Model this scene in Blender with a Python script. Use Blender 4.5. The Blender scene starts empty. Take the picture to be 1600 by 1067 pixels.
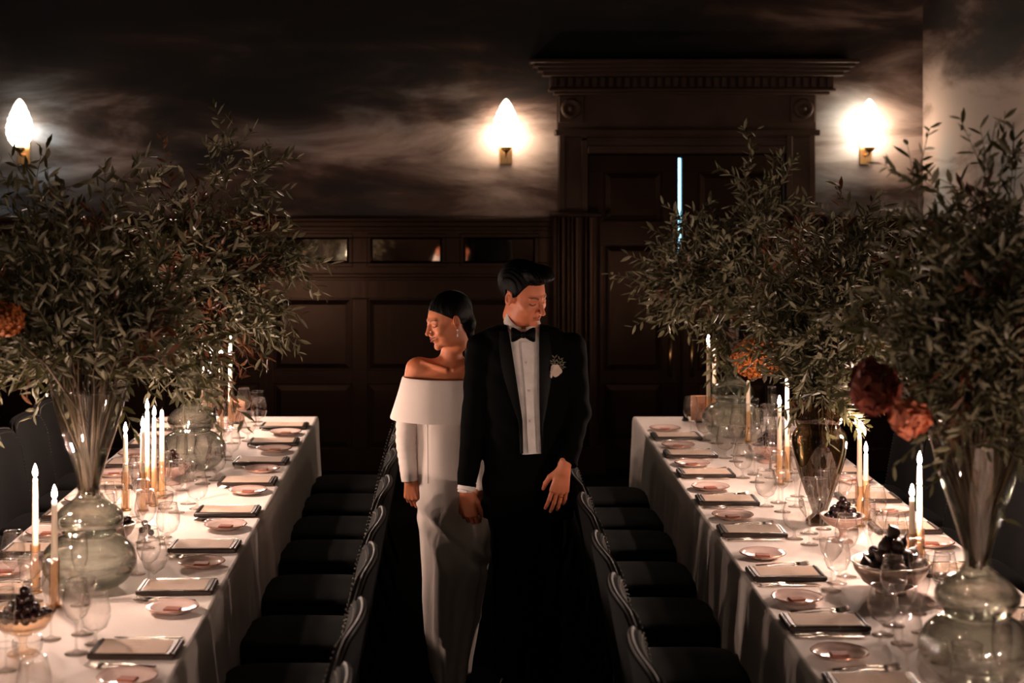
import bpy, math, random
import numpy as np
from mathutils import Vector, Matrix, Euler
random.seed(7); np.random.seed(7)
R = math.radians; PI = math.pi
COL = bpy.context.scene.collection
SC = bpy.context.scene

# ------------------------------------------------------------------ camera, world, exposure
F = 2500.0; VX, VY, CZ = 717.0, 255.0, 2.19      # focal length in px (1600 wide), vanishing point, eye height
def P(x, y, Y):                                   # photo pixel + distance -> world point
    s = F / Y
    return Vector(((x - VX) / s, Y, CZ - (y - VY) / s))
def T(x, y, z=0.75):                              # photo pixel on a horizontal plane
    s = (y - VY) / (CZ - z)
    return Vector(((x - VX) / s, F / s, z))
cam = bpy.data.cameras.new('camera'); co = bpy.data.objects.new('camera', cam); COL.objects.link(co)
co.location = (0, 0, CZ); co.rotation_euler = (R(90), 0, 0)
cam.sensor_width = 36; cam.lens = F * 36 / 1600
cam.shift_x = (800 - VX) / 1600; cam.shift_y = -(533.5 - VY) / 1600
cam.clip_end = 60
cam.dof.use_dof = True; cam.dof.focus_distance = 6.75; cam.dof.aperture_fstop = 2.6
SC.camera = co
w = bpy.data.worlds.new('world'); SC.world = w; w.use_nodes = True
w.node_tree.nodes['Background'].inputs[0].default_value = (1, .75, .55, 1)
w.node_tree.nodes['Background'].inputs[1].default_value = .010
vs = SC.view_settings; vs.view_transform = 'Standard'; vs.look = 'None'; vs.gamma = 1; vs.use_curve_mapping = False
vs.exposure = 1.5
cy = SC.cycles
cy.use_denoising = True; cy.max_bounces = 10; cy.transparent_max_bounces = 24; cy.transmission_bounces = 8
cy.glossy_bounces = 4; cy.diffuse_bounces = 3
cy.sample_clamp_indirect = 8; cy.sample_clamp_direct = 0; cy.blur_glossy = 0.0
cy.use_light_tree = True
FLAME = 920.0; SHADE = 16.0
# ------------------------------------------------------------------ materials
def nd(nt, t, **k):
    n = nt.nodes.new(t)
    for a, v in k.items(): setattr(n, a, v)
    return n
def mat(name, col, rough=.5, metal=0, col2=None, scale=8, bump=0, bscale=40, spec=.5, sheen=0, coat=0, stretch=None, emis=None, estr=0, trans=0, ior=1.45):
    m = bpy.data.materials.new(name); m.use_nodes = True; nt = m.node_tree; b = nt.nodes['Principled BSDF']
    b.inputs['Base Color'].default_value = (*col, 1); b.inputs['Roughness'].default_value = rough; b.inputs['Metallic'].default_value = metal
    b.inputs['Specular IOR Level'].default_value = spec; b.inputs['Sheen Weight'].default_value = sheen
    b.inputs['Coat Weight'].default_value = coat; b.inputs['Transmission Weight'].default_value = trans; b.inputs['IOR'].default_value = ior
    tc = nd(nt, 'ShaderNodeTexCoord'); mp = nd(nt, 'ShaderNodeMapping')
    nt.links.new(tc.outputs['Object'], mp.inputs[0])
    if stretch: mp.inputs['Scale'].default_value = stretch
    n = nd(nt, 'ShaderNodeTexNoise'); n.inputs['Scale'].default_value = scale; n.inputs['Detail'].default_value = 4
    nt.links.new(mp.outputs[0], n.inputs[0])
    c2 = col2 if col2 else tuple(c * .82 for c in col)
    r = nd(nt, 'ShaderNodeMix', data_type='RGBA'); r.inputs[6].default_value = (*col, 1); r.inputs[7].default_value = (*c2, 1)
    st = nd(nt, 'ShaderNodeMapRange'); st.inputs[1].default_value = .35; st.inputs[2].default_value = .65
    nt.links.new(n.outputs['Fac'], st.inputs[0]); nt.links.new(st.outputs[0], r.inputs[0]); nt.links.new(r.outputs[2], b.inputs['Base Color'])
    if bump:
        n2 = nd(nt, 'ShaderNodeTexNoise'); n2.inputs['Scale'].default_value = bscale; n2.inputs['Detail'].default_value = 3
        nt.links.new(mp.outputs[0], n2.inputs[0])
        bp = nd(nt, 'ShaderNodeBump'); bp.inputs['Strength'].default_value = bump; bp.inputs['Distance'].default_value = .01
        nt.links.new(n2.outputs['Fac'], bp.inputs['Height']); nt.links.new(bp.outputs[0], b.inputs['Normal'])
    if emis: b.inputs['Emission Color'].default_value = (*emis, 1); b.inputs['Emission Strength'].default_value = estr
    return m
def thin_glass(name, tint=(1, 1, 1), base=.05, edge=.75, rough=.02, glass=0.0, rim=(.26, .21, .17)):
    """thin blown glass: see-through, brighter reflections towards its rims; 'glass' mixes in true refraction"""
    m = bpy.data.materials.new(name); m.use_nodes = True; nt = m.node_tree; nt.nodes.remove(nt.nodes['Principled BSDF'])
    out = nt.nodes['Material Output']
    tr = nd(nt, 'ShaderNodeBsdfTransparent'); tr.inputs[0].default_value = (*tint, 1)
    gl = nd(nt, 'ShaderNodeBsdfGlossy'); gl.inputs['Roughness'].default_value = rough; gl.inputs[0].default_value = (1, 1, 1, 1)
    lw = nd(nt, 'ShaderNodeLayerWeight'); lw.inputs[0].default_value = .35
    mr = nd(nt, 'ShaderNodeMapRange'); mr.inputs[1].default_value = 0; mr.inputs[2].default_value = 1; mr.inputs[3].default_value = base; mr.inputs[4].default_value = edge
    pw = nd(nt, 'ShaderNodeMath', operation='POWER'); pw.inputs[1].default_value = 2.2
    nt.links.new(lw.outputs['Facing'], pw.inputs[0]); nt.links.new(pw.outputs[0], mr.inputs[0])
    p3 = nd(nt, 'ShaderNodeMath', operation='POWER'); p3.inputs[1].default_value = 2.8; nt.links.new(lw.outputs['Facing'], p3.inputs[0])   # longer path through the wall at its rims
    tm = nd(nt, 'ShaderNodeMix', data_type='RGBA'); tm.inputs[6].default_value = (*tint, 1); tm.inputs[7].default_value = (*rim, 1); nt.links.new(p3.outputs[0], tm.inputs[0]); nt.links.new(tm.outputs[2], tr.inputs[0])
    mx = nd(nt, 'ShaderNodeMixShader'); nt.links.new(mr.outputs[0], mx.inputs[0]); nt.links.new(tr.outputs[0], mx.inputs[1]); nt.links.new(gl.outputs[0], mx.inputs[2])
    last = mx
    if glass:
        g = nd(nt, 'ShaderNodeBsdfGlass'); g.inputs['IOR'].default_value = 1.45; g.inputs['Roughness'].default_value = 0; g.inputs[0].default_value = (*tint, 1)
        m2 = nd(nt, 'ShaderNodeMixShader'); m2.inputs[0].default_value = glass
        nt.links.new(mx.outputs[0], m2.inputs[1]); nt.links.new(g.outputs[0], m2.inputs[2]); last = m2
    nt.links.new(last.outputs[0], out.inputs[0])
    return m
def emit(name, col, s):
    m = bpy.data.materials.new(name); m.use_nodes = True; nt = m.node_tree; nt.nodes.remove(nt.nodes['Principled BSDF'])
    e = nd(nt, 'ShaderNodeEmission'); e.inputs[0].default_value = (*col, 1); e.inputs[1].default_value = s
    nt.links.new(e.outputs[0], nt.nodes['Material Output'].inputs[0]); return m

M = {}
M['wood'] = mat('dark_brown_paint', (.0090, .0044, .0028), .32, spec=.17, col2=(.0060, .0031, .0021), scale=3, bump=.12, bscale=25, stretch=(1, 1, .25))
M['wood'].node_tree.nodes['Principled BSDF'].inputs['Specular Tint'].default_value = (.95, .58, .40, 1)
M['upperwood'] = mat('lighter_brown_wood', (.034, .020, .0155), .5, spec=.2, col2=(.022, .013, .010), scale=4, bump=.1, bscale=25)  # lighter brown than the woodwork below the rail
M['upperwood'].node_tree.nodes['Principled BSDF'].inputs['Specular Tint'].default_value = (.95, .65, .5, 1)
M['floor'] = mat('dark_carpet', (.0022, .0018, .0016), .95, spec=.05, scale=30, bump=.3, bscale=300)
M['ceil'] = mat('dark_ceiling_paint', (.004, .0035, .0035), .9, scale=3, spec=.05)
M['cloth'] = mat('white_linen', (.76, .66, .61), .82, col2=(.72, .62, .57), scale=6, bump=.12, bscale=260, sheen=.1)
M['velvet'] = mat('charcoal_velvet', (.0042, .0036, .0034), .8, col2=(.003, .0026, .0025), scale=9, bump=.15, bscale=220, spec=.12, sheen=.02)
M['chairwood'] = mat('dark_lacquered_wood', (.006, .0038, .0028), .5, spec=.12, scale=20, stretch=(1, 1, .2))
M['brass'] = mat('aged_brass', (.62, .38, .17), .28, metal=1, scale=12)
M['nail'] = mat('pewter_nails', (.10, .085, .07), .4, metal=1)
M['silver'] = mat('polished_silver', (.86, .76, .68), .24, metal=1, col2=(.74, .64, .57), scale=30)
M['leather'] = mat('dark_brown_leather', (.035, .019, .013), .42, col2=(.022, .013, .009), scale=14, bump=.12, bscale=180)
M['card'] = mat('cream_card', (.58, .42, .33), .8, col2=(.56, .40, .30), scale=10)
M['print'] = mat('faded_print', (.40, .26, .19), .8)
M['plate'] = mat('pale_pink_glazed_china', (.78, .58, .52), .12, col2=(.74, .53, .47), scale=5, coat=.6)
M['platerim'] = mat('copper_plate_rim', (.62, .30, .20), .25, metal=.7)
M['choc'] = mat('red_brown_wrapper', (.30, .085, .05), .75, col2=(.24, .07, .04), scale=30)
M['wax'] = mat('ivory_wax', (.88, .74, .58), .45, col2=(.85, .70, .54), scale=5)
M['wax'].node_tree.nodes['Principled BSDF'].inputs['Subsurface Weight'].default_value = .35
M['wax'].node_tree.nodes['Principled BSDF'].inputs['Subsurface Radius'].default_value = (.03, .015, .008)
M['wick'] = mat('burnt_wick', (.02, .015, .01), .9)
M['stem'] = mat('brown_woody_stem', (.085, .048, .022), .7, col2=(.045, .026, .013), scale=40, stretch=(1, 1, .2))
M['twig'] = mat('green_brown_twig', (.09, .075, .035), .7, scale=30)
def leafmat(name, a, b, back):
    m = mat(name, a, .42, col2=b, scale=6, spec=.4); nt = m.node_tree; bs = nt.nodes['Principled BSDF']
    g = nd(nt, 'ShaderNodeNewGeometry'); x = nd(nt, 'ShaderNodeMix', data_type='RGBA'); x.inputs[7].default_value = (*back, 1)
    src = bs.inputs['Base Color'].links[0].from_socket
    nt.links.new(src, x.inputs[6]); nt.links.new(g.outputs['Backfacing'], x.inputs[0]); nt.links.new(x.outputs[2], bs.inputs['Base Color'])
    tl = nd(nt, 'ShaderNodeBsdfTranslucent'); tl.inputs[0].default_value = (a[0] * 1.6, a[1] * 1.6, a[2], 1)
    ad = nd(nt, 'ShaderNodeMixShader'); ad.inputs[0].default_value = .18
    nt.links.new(bs.outputs[0], ad.inputs[1]); nt.links.new(tl.outputs[0], ad.inputs[2]); nt.links.new(ad.outputs[0], nt.nodes['Material Output'].inputs[0])
    return m
M['leaf'] = leafmat('olive_leaf', (.070, .064, .034), (.036, .034, .018), (.155, .138, .088))
M['rust'] = leafmat('rust_leaf', (.085, .028, .012), (.05, .018, .009), (.09, .038, .018))
M['orange'] = mat('orange_petals', (.36, .10, .012), .7, col2=(.22, .055, .008), scale=40)
M['red'] = mat('deep_red_petals', (.22, .045, .022), .65, col2=(.14, .025, .014), scale=30)
M['peach'] = mat('coral_petals', (.52, .15, .075), .6, col2=(.42, .11, .05), scale=30)
M['grape'] = mat('dark_grape_skin', (.012, .006, .006), .25, col2=(.024, .009, .008), scale=18)
M['fig'] = mat('fig_skin', (.055, .028, .022), .5, col2=(.028, .016, .015), scale=16, bump=.1, bscale=60)
M['bowlpink'] = mat('pink_stoneware', (.42, .26, .21), .4, scale=12)
M['bowlmetal'] = mat('hammered_pewter', (.40, .30, .25), .3, metal=.8, col2=(.32, .24, .2), scale=20, bump=.15, bscale=60)
M['glass'] = thin_glass('clear_stemware_glass', (.985, .975, .965), .075, .8, rough=.02, glass=.05)
M['rimglass'] = thin_glass('polished_glass_rim', (.9, .88, .86), .35, .95, rough=.06)
M['vglass'] = thin_glass('clear_vase_glass', (.96, .97, .95), .07, .75, rough=.02, glass=.16)
M['smoke'] = thin_glass('smoky_vase_glass', (.62, .55, .47), .07, .6, glass=.2)
M['amber'] = thin_glass('amber_tube_glass', (.98, .90, .80), .03, .4, rim=(.36, .17, .08))
def water():
    m = bpy.data.materials.new('water'); m.use_nodes = True; nt = m.node_tree; nt.nodes.remove(nt.nodes['Principled BSDF'])
    g = nd(nt, 'ShaderNodeBsdfGlass'); g.inputs['IOR'].default_value = 1.33; g.inputs['Roughness'].default_value = .0; g.inputs[0].default_value = (.95, .96, .93, 1)
    t = nd(nt, 'ShaderNodeBsdfTransparent'); t.inputs[0].default_value = (.93, .94, .90, 1); mx = nd(nt, 'ShaderNodeMixShader'); mx.inputs[0].default_value = .5
    nt.links.new(t.outputs[0], mx.inputs[1]); nt.links.new(g.outputs[0], mx.inputs[2]); nt.links.new(mx.outputs[0], nt.nodes['Material Output'].inputs[0]); return m
M['water'] = water()
M['flame'] = emit('candle_flame', (1, .72, .58), FLAME)
M['daylight'] = emit('daylight_slit', (.30, .75, 1), 1.6)
M['mirror'] = mat('antique_mirror', (.80, .72, .64), .03, metal=1, col2=(.62, .55, .48), scale=5)
M['bevel'] = mat('mirror_bevel', (.8, .7, .6), .10, metal=1)
M['black'] = mat('black_wool', (.0016, .0015, .0015), .85, scale=60, bump=.05, bscale=400, spec=.06)
M['satin'] = mat('black_satin', (.0015, .0015, .0015), .5, spec=.12)
M['shirt'] = mat('white_cotton', (.84, .76, .72), .75, scale=20, bump=.05, bscale=200)
M['gown'] = mat('ivory_crepe', (.84, .72, .66), .78, col2=(.81, .69, .63), scale=12, bump=.08, bscale=300, sheen=.1)
M['hair'] = mat('near_black_hair', (.0015, .0011, .001), .5, spec=.12, scale=60, stretch=(1, 1, .2), bump=.3, bscale=300)
M['pearl'] = mat('pearl', (.85, .78, .7), .2, coat=.6)
M['gold'] = mat('gold_ring', (.9, .6, .25), .15, metal=1)
M['rose'] = mat('white_rose_petal', (.80, .62, .52), .6)
M['shoe'] = mat('black_patent_leather', (.006, .006, .006), .15, coat=.5)
M['silk'] = mat('ivory_satin_shoe', (.6, .5, .45), .4)
def shademat():
    m = bpy.data.materials.new('lit_moulded_glass'); m.use_nodes = True; nt = m.node_tree; nt.nodes.remove(nt.nodes['Principled BSDF'])
    tc = nd(nt, 'ShaderNodeTexCoord'); sp = nd(nt, 'ShaderNodeSeparateXYZ'); nt.links.new(tc.outputs['Object'], sp.inputs[0])
    mr = nd(nt, 'ShaderNodeMapRange'); mr.inputs[1].default_value = .12; mr.inputs[2].default_value = .34; mr.inputs[3].default_value = SHADE; mr.inputs[4].default_value = SHADE * .10
    nt.links.new(sp.outputs[2], mr.inputs[0])
    e = nd(nt, 'ShaderNodeEmission'); e.inputs[0].default_value = (1, .80, .60, 1); nt.links.new(mr.outputs[0], e.inputs[1])
    nt.links.new(e.outputs[0], nt.nodes['Material Output'].inputs[0]); return m
M['shade'] = shademat()
def skinmat(name, base, lip):
    m = mat(name, base, .5, col2=tuple(c * .93 for c in base), scale=14, bump=.04, bscale=120); nt = m.node_tree; b = nt.nodes['Principled BSDF']
    src = b.inputs['Base Color'].links[0].from_socket
    at = nd(nt, 'ShaderNodeAttribute'); at.attribute_name = 'lip'; x = nd(nt, 'ShaderNodeMix', data_type='RGBA'); x.inputs[7].default_value = (*lip, 1)
    nt.links.new(at.outputs['Fac'], x.inputs[0]); nt.links.new(src, x.inputs[6])
    a2 = nd(nt, 'ShaderNodeAttribute'); a2.attribute_name = 'brow'; y = nd(nt, 'ShaderNodeMix', data_type='RGBA'); y.inputs[7].default_value = (.02, .011, .008, 1)
    nt.links.new(a2.outputs['Fac'], y.inputs[0]); nt.links.new(x.outputs[2], y.inputs[6]); nt.links.new(y.outputs[2], b.inputs['Base Color'])
    b.inputs['Subsurface Weight'].default_value = .12; b.inputs['Subsurface Radius'].default_value = (.012, .005, .003)
    return m
M['skin_f'] = skinmat('bride_skin', (.66, .22, .105), (.24, .035, .02))
M['skin_m'] = skinmat('groom_skin', (.66, .205, .10), (.34, .08, .055))
def mural(name, warm):
    """painted night sky: dark above, drifting paler clouds lower down, lamp halos painted in"""
    m = mat(name, (.1, .1, .1), .85); nt = m.node_tree; b = nt.nodes['Principled BSDF']
    for l in list(b.inputs['Base Color'].links): nt.links.remove(l)
    g = nd(nt, 'ShaderNodeNewGeometry')
    mp = nd(nt, 'ShaderNodeMapping'); mp.inputs['Scale'].default_value = (.62, .62, 2.3); mp.inputs['Location'].default_value = (1.3 if not warm else 3.1, 0, .4); mp.inputs['Rotation'].default_value = (0, R(4), 0)
    nt.links.new(g.outputs['Position'], mp.inputs[0])
    n = nd(nt, 'ShaderNodeTexNoise'); n.inputs['Scale'].default_value = 1.25; n.inputs['Detail'].default_value = 9; n.inputs['Roughness'].default_value = .58; n.inputs['Distortion'].default_value = .5
    nt.links.new(mp.outputs[0], n.inputs[0])
    n2 = nd(nt, 'ShaderNodeTexNoise'); n2.inputs['Scale'].default_value = .8; n2.inputs['Detail'].default_value = 2
    nt.links.new(g.outputs['Position'], n2.inputs[0])
    r = nd(nt, 'ShaderNodeValToRGB'); e = r.color_ramp.elements
    e[0].position = .38; e[0].color = (.004, .0036, .0038, 1); e[1].position = .50; e[1].color = (.017, .0100, .0080, 1)
    for p, c in ((.57, (.046, .027, .020, 1)), (.66, (.14, .11, .098, 1)), (.80, (.34, .30, .28, 1))):
        k = e.new(p); k.color = c
    sp = nd(nt, 'ShaderNodeSeparateXYZ'); nt.links.new(g.outputs['Position'], sp.inputs[0])
    mr = nd(nt, 'ShaderNodeMapRange'); mr.inputs[1].default_value = 1.9; mr.inputs[2].default_value = 3.2; mr.inputs[3].default_value = .09; mr.inputs[4].default_value = -.11
    nt.links.new(sp.outputs[2], mr.inputs[0])
    mx = nd(nt, 'ShaderNodeMapRange'); mx.inputs[1].default_value = .5; mx.inputs[2].default_value = 3.0; mx.inputs[3].default_value = 0; mx.inputs[4].default_value = .07 if not warm else .15
    nt.links.new(sp.outputs[0], mx.inputs[0])
    a = nd(nt, 'ShaderNodeMath', operation='ADD'); nt.links.new(n.outputs['Fac'], a.inputs[0]); nt.links.new(mr.outputs[0], a.inputs[1])
    a2 = nd(nt, 'ShaderNodeMath', operation='ADD'); nt.links.new(a.outputs[0], a2.inputs[0]); nt.links.new(mx.outputs[0], a2.inputs[1])
    # lamp halos painted in (first three), then paler clouds (x, z, half width, half height, strength)
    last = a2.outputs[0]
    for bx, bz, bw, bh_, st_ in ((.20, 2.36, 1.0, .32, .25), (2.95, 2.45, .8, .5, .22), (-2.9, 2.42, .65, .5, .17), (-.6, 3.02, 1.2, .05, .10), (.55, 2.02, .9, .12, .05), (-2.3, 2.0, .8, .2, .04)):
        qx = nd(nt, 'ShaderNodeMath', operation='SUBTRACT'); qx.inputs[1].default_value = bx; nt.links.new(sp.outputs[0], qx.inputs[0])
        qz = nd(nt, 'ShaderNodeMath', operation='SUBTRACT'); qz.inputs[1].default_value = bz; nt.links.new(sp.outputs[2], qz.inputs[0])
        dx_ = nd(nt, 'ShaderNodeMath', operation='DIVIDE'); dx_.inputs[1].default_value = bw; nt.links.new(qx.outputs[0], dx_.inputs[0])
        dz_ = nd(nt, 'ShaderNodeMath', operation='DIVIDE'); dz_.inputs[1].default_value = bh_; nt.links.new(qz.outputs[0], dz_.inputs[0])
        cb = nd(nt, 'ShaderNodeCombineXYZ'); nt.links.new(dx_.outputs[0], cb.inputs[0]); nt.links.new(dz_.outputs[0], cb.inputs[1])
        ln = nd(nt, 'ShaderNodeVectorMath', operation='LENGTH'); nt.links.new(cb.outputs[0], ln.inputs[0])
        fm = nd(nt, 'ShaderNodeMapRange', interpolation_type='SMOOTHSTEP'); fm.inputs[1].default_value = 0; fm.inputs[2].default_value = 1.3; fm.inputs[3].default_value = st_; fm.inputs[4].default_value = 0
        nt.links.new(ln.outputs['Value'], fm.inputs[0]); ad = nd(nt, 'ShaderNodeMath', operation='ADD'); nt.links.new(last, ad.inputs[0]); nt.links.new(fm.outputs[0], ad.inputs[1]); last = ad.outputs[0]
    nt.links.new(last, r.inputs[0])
    t = nd(nt, 'ShaderNodeMix', data_type='RGBA', blend_type='MULTIPLY'); t.inputs[0].default_value = 1
    r2 = nd(nt, 'ShaderNodeValToRGB'); q = r2.color_ramp.elements; q[0].position = .42; q[0].color = (.80, .95, 1.05, 1); q[1].position = .55; q[1].color = (1.08, .92, .85, 1)
    nt.links.new(n2.outputs['Fac'], r2.inputs[0]); nt.links.new(r.outputs[0], t.inputs[6]); nt.links.new(r2.outputs[0], t.inputs[7])
    bl = nd(nt, 'ShaderNodeMapRange'); bl.inputs[1].default_value = -2.3; bl.inputs[2].default_value = -2.9; nt.links.new(sp.outputs[0], bl.inputs[0])
    t3 = nd(nt, 'ShaderNodeMix', data_type='RGBA', blend_type='MULTIPLY'); t3.inputs[7].default_value = (.50, .80, 1.15, 1); nt.links.new(bl.outputs[0], t3.inputs[0]); nt.links.new(t.outputs[2], t3.inputs[6])
    nt.links.new(t3.outputs[2], b.inputs['Base Color']); return m
M['mural'] = mural('cloud_mural_with_halos', False); M['mural2'] = mural('cloud_mural_with_halos_side', True)

# ------------------------------------------------------------------ mesh helpers
class MB:
    def __init__(s): s.v = []; s.f = []
    def add(s, v, f):
        o = len(s.v); s.v += [tuple(p) for p in v]; s.f += [tuple(i + o for i in q) for q in f]; return s
    def box(s, x0, x1, y0, y1, z0, z1, b=0):
        x0, x1 = min(x0, x1), max(x0, x1); y0, y1 = min(y0, y1), max(y0, y1); z0, z1 = min(z0, z1), max(z0, z1)
        if b <= 0:
            return s.add([(x, y, z) for z in (z0, z1) for x, y in ((x0, y0), (x1, y0), (x1, y1), (x0, y1))],
                         [(3, 2, 1, 0), (4, 5, 6, 7), (0, 1, 5, 4), (1, 2, 6, 5), (2, 3, 7, 6), (3, 0, 4, 7)])
        def ring(e, z): return [(x0 + e + b, y0 + e, z), (x1 - e - b, y0 + e, z), (x1 - e, y0 + e + b, z), (x1 - e, y1 - e - b, z), (x1 - e - b, y1 - e, z), (x0 + e + b, y1 - e, z), (x0 + e, y1 - e - b, z), (x0 + e, y0 + e + b, z)]
        v = ring(b, z0) + ring(0, z0 + b) + ring(0, z1 - b) + ring(b, z1)
        f = [tuple(range(7, -1, -1)), tuple(range(24, 32))]
        for k in range(3): f += [(k * 8 + i, k * 8 + (i + 1) % 8, k * 8 + 8 + (i + 1) % 8, k * 8 + 8 + i) for i in range(8)]
        return s.add(v, f)
    def lathe(s, prof, n=24, c=(0, 0, 0), close=True, sx=1, sy=1, rib=None):
        v = []; f = []
        for k, (r, z) in enumerate(prof):
            for i in range(n):
                a = 2 * PI * i / n; rr = r * (rib(a, z) if rib else 1)
                v.append((c[0] + rr * math.cos(a) * sx, c[1] + rr * math.sin(a) * sy, c[2] + z))
        for k in range(len(prof) - 1):
            for i in range(n): f.append((k * n + i, k * n + (i + 1) % n, (k + 1) * n + (i + 1) % n, (k + 1) * n + i))
        if close:
            if prof[0][0] > 0: f.append(tuple(range(n - 1, -1, -1)))
            if prof[-1][0] > 0: f.append(tuple((len(prof) - 1) * n + i for i in range(n)))
        return s.add(v, f)
    def tube(s, pts, rad, n=6, cap=True, flat=1.0):
        pts = [Vector(p) for p in pts]; rs = rad if isinstance(rad, (list, tuple)) else [rad] * len(pts)
        v = []; f = []; up = None
        for i, p in enumerate(pts):
            d = (pts[min(i + 1, len(pts) - 1)] - pts[max(i - 1, 0)]); d = d.normalized() if d.length > 1e-9 else Vector((0, 0, 1))
            if up is None:
                up = Vector((0, 0, 1)) if abs(d.z) < .9 else Vector((0, 1, 0))
            a = d.cross(up)
            if a.length < 1e-6: a = d.orthogonal()
            a.normalize(); b = a.cross(d).normalized(); up = b
            for k in range(n):
                t = 2 * PI * k / n; q = p + a * (math.cos(t) * rs[i]) + b * (math.sin(t) * rs[i] * flat); v.append(tuple(q))
        for i in range(len(pts) - 1):
            for k in range(n): f.append((i * n + k, (i + 1) * n + k, (i + 1) * n + (k + 1) % n, i * n + (k + 1) % n))
        if cap: f.append(tuple(range(n))); f.append(tuple(range(len(pts) * n - 1, (len(pts) - 1) * n - 1, -1)))
        return s.add(v, f)
    def ball(s, c, r, n=10, m=7, sc=(1, 1, 1)):
        prof = [(math.sin(PI * k / m) * r, -math.cos(PI * k / m) * r) for k in range(m + 1)]
        v = []; f = []
        for k in range(1, m):
            for i in range(n):
                a = 2 * PI * i / n; v.append((c[0] + prof[k][0] * math.cos(a) * sc[0], c[1] + prof[k][0] * math.sin(a) * sc[1], c[2] + prof[k][1] * sc[2]))
        v.append((c[0], c[1], c[2] - r * sc[2])); v.append((c[0], c[1], c[2] + r * sc[2])); L = len(v)
        for k in range(m - 2):
            for i in range(n): f.append((k * n + i, k * n + (i + 1) % n, (k + 1) * n + (i + 1) % n, (k + 1) * n + i))
        for i in range(n): f.append((L - 2, (i + 1) % n, i)); f.append((L - 1, (m - 2) * n + i, (m - 2) * n + (i + 1) % n))
        return s.add(v, f)
    def loft(s, rings, n=32, cap=(True, True)):
        """rings: list of lists of n points"""
        v = [p for r in rings for p in r]; f = []
        n = len(rings[0])
        for k in range(len(rings) - 1):
            for i in range(n): f.append((k * n + i, k * n + (i + 1) % n, (k + 1) * n + (i + 1) % n, (k + 1) * n + i))
        if cap[0]: f.append(tuple(range(n - 1, -1, -1)))
        if cap[1]: f.append(tuple((len(rings) - 1) * n + i for i in range(n)))
        return s.add(v, f)
    def mesh(s, name, m, smooth=True):
        me = bpy.data.meshes.new(name); me.from_pydata(s.v, [], s.f)
        me.materials.append(m)
        if smooth: me.shade_smooth()
        return me
    def build(s, name, m, parent=None, smooth=True, auto=None):
        me = s.mesh(name, m, smooth)
        if smooth and auto: 
            me.set_sharp_from_angle(angle=R(auto))
        o = bpy.data.objects.new(name, me); COL.objects.link(o)
        if parent: o.parent = parent
        return o
def obj(name, me, parent=None):
    o = bpy.data.objects.new(name, me); COL.objects.link(o)
    if parent: o.parent = parent
    return o
def empty(name, loc=(0, 0, 0), rz=0):
    o = bpy.data.objects.new(name, None); COL.objects.link(o); o.empty_display_size = .05; o.location = loc; o.rotation_euler = (0, 0, rz); return o
def tag(o, label=None, cat=None, group=None, kind=None):
    if label: o['label'] = label
    if cat: o['category'] = cat
    if group: o['group'] = group
    if kind: o['kind'] = kind
    return o
KIDS = {}
def kids(o): return [c for c in o.children]
def dup(o, loc=None, rz=None, label=None, group=None, parent=None, tree=None):
    c = o.copy(); COL.objects.link(c); c.parent = parent
    for ch in (tree if tree is not None else kids(o)): dup(ch, parent=c)
    if loc is not None: c.location = loc
    if rz is not None: c.rotation_euler = (0, 0, rz)
    if label: c['label'] = label
    if group: c['group'] = group
    return c
def struct(o, label=None): o['kind'] = 'structure'; return o
ORD = ['nearest', 'second nearest', 'third nearest', 'fourth nearest', 'fifth nearest', 'sixth nearest', 'seventh nearest', 'eighth nearest', 'ninth nearest', 'tenth nearest']
# ------------------------------------------------------------------ the room
YW = 11.4
def W(x, y): q = P(x, y, YW); return q.x, q.z
XR, XL, ZC, YF = 3.306, -4.1, 3.75, -1.6
ZR = W(0, 346)[1]                                     # chair-rail height
fl = MB().box(XL - .1, XR + .1, YF - .1, YW + .1, -.1, 0).build('floor', M['floor'], smooth=False); struct(fl)
ce = MB().box(XL - .1, XR + .1, YF - .1, YW + .1, ZC, ZC + .1).build('ceiling', M['ceil'], smooth=False); struct(ce)
DX0, DX1 = W(917, 0)[0], W(1225, 0)[0]; DZ1 = W(0, 240)[1]
# back wall around the door opening
wb = MB(); wb.box(XL - .1, DX0, YW, YW + .12, 0, ZC); wb.box(DX1, XR + .1, YW, YW + .12, 0, ZC); wb.box(DX0, DX1, YW, YW + .12, DZ1, ZC)
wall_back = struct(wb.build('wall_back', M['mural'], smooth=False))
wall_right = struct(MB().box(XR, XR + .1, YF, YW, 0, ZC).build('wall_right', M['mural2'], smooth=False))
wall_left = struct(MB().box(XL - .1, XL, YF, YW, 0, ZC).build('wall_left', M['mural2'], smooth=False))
wall_front = struct(MB().box(XL - .1, XR + .1, YF - .1, YF, 0, ZC).build('wall_front', M['wood'], smooth=False))
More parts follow.
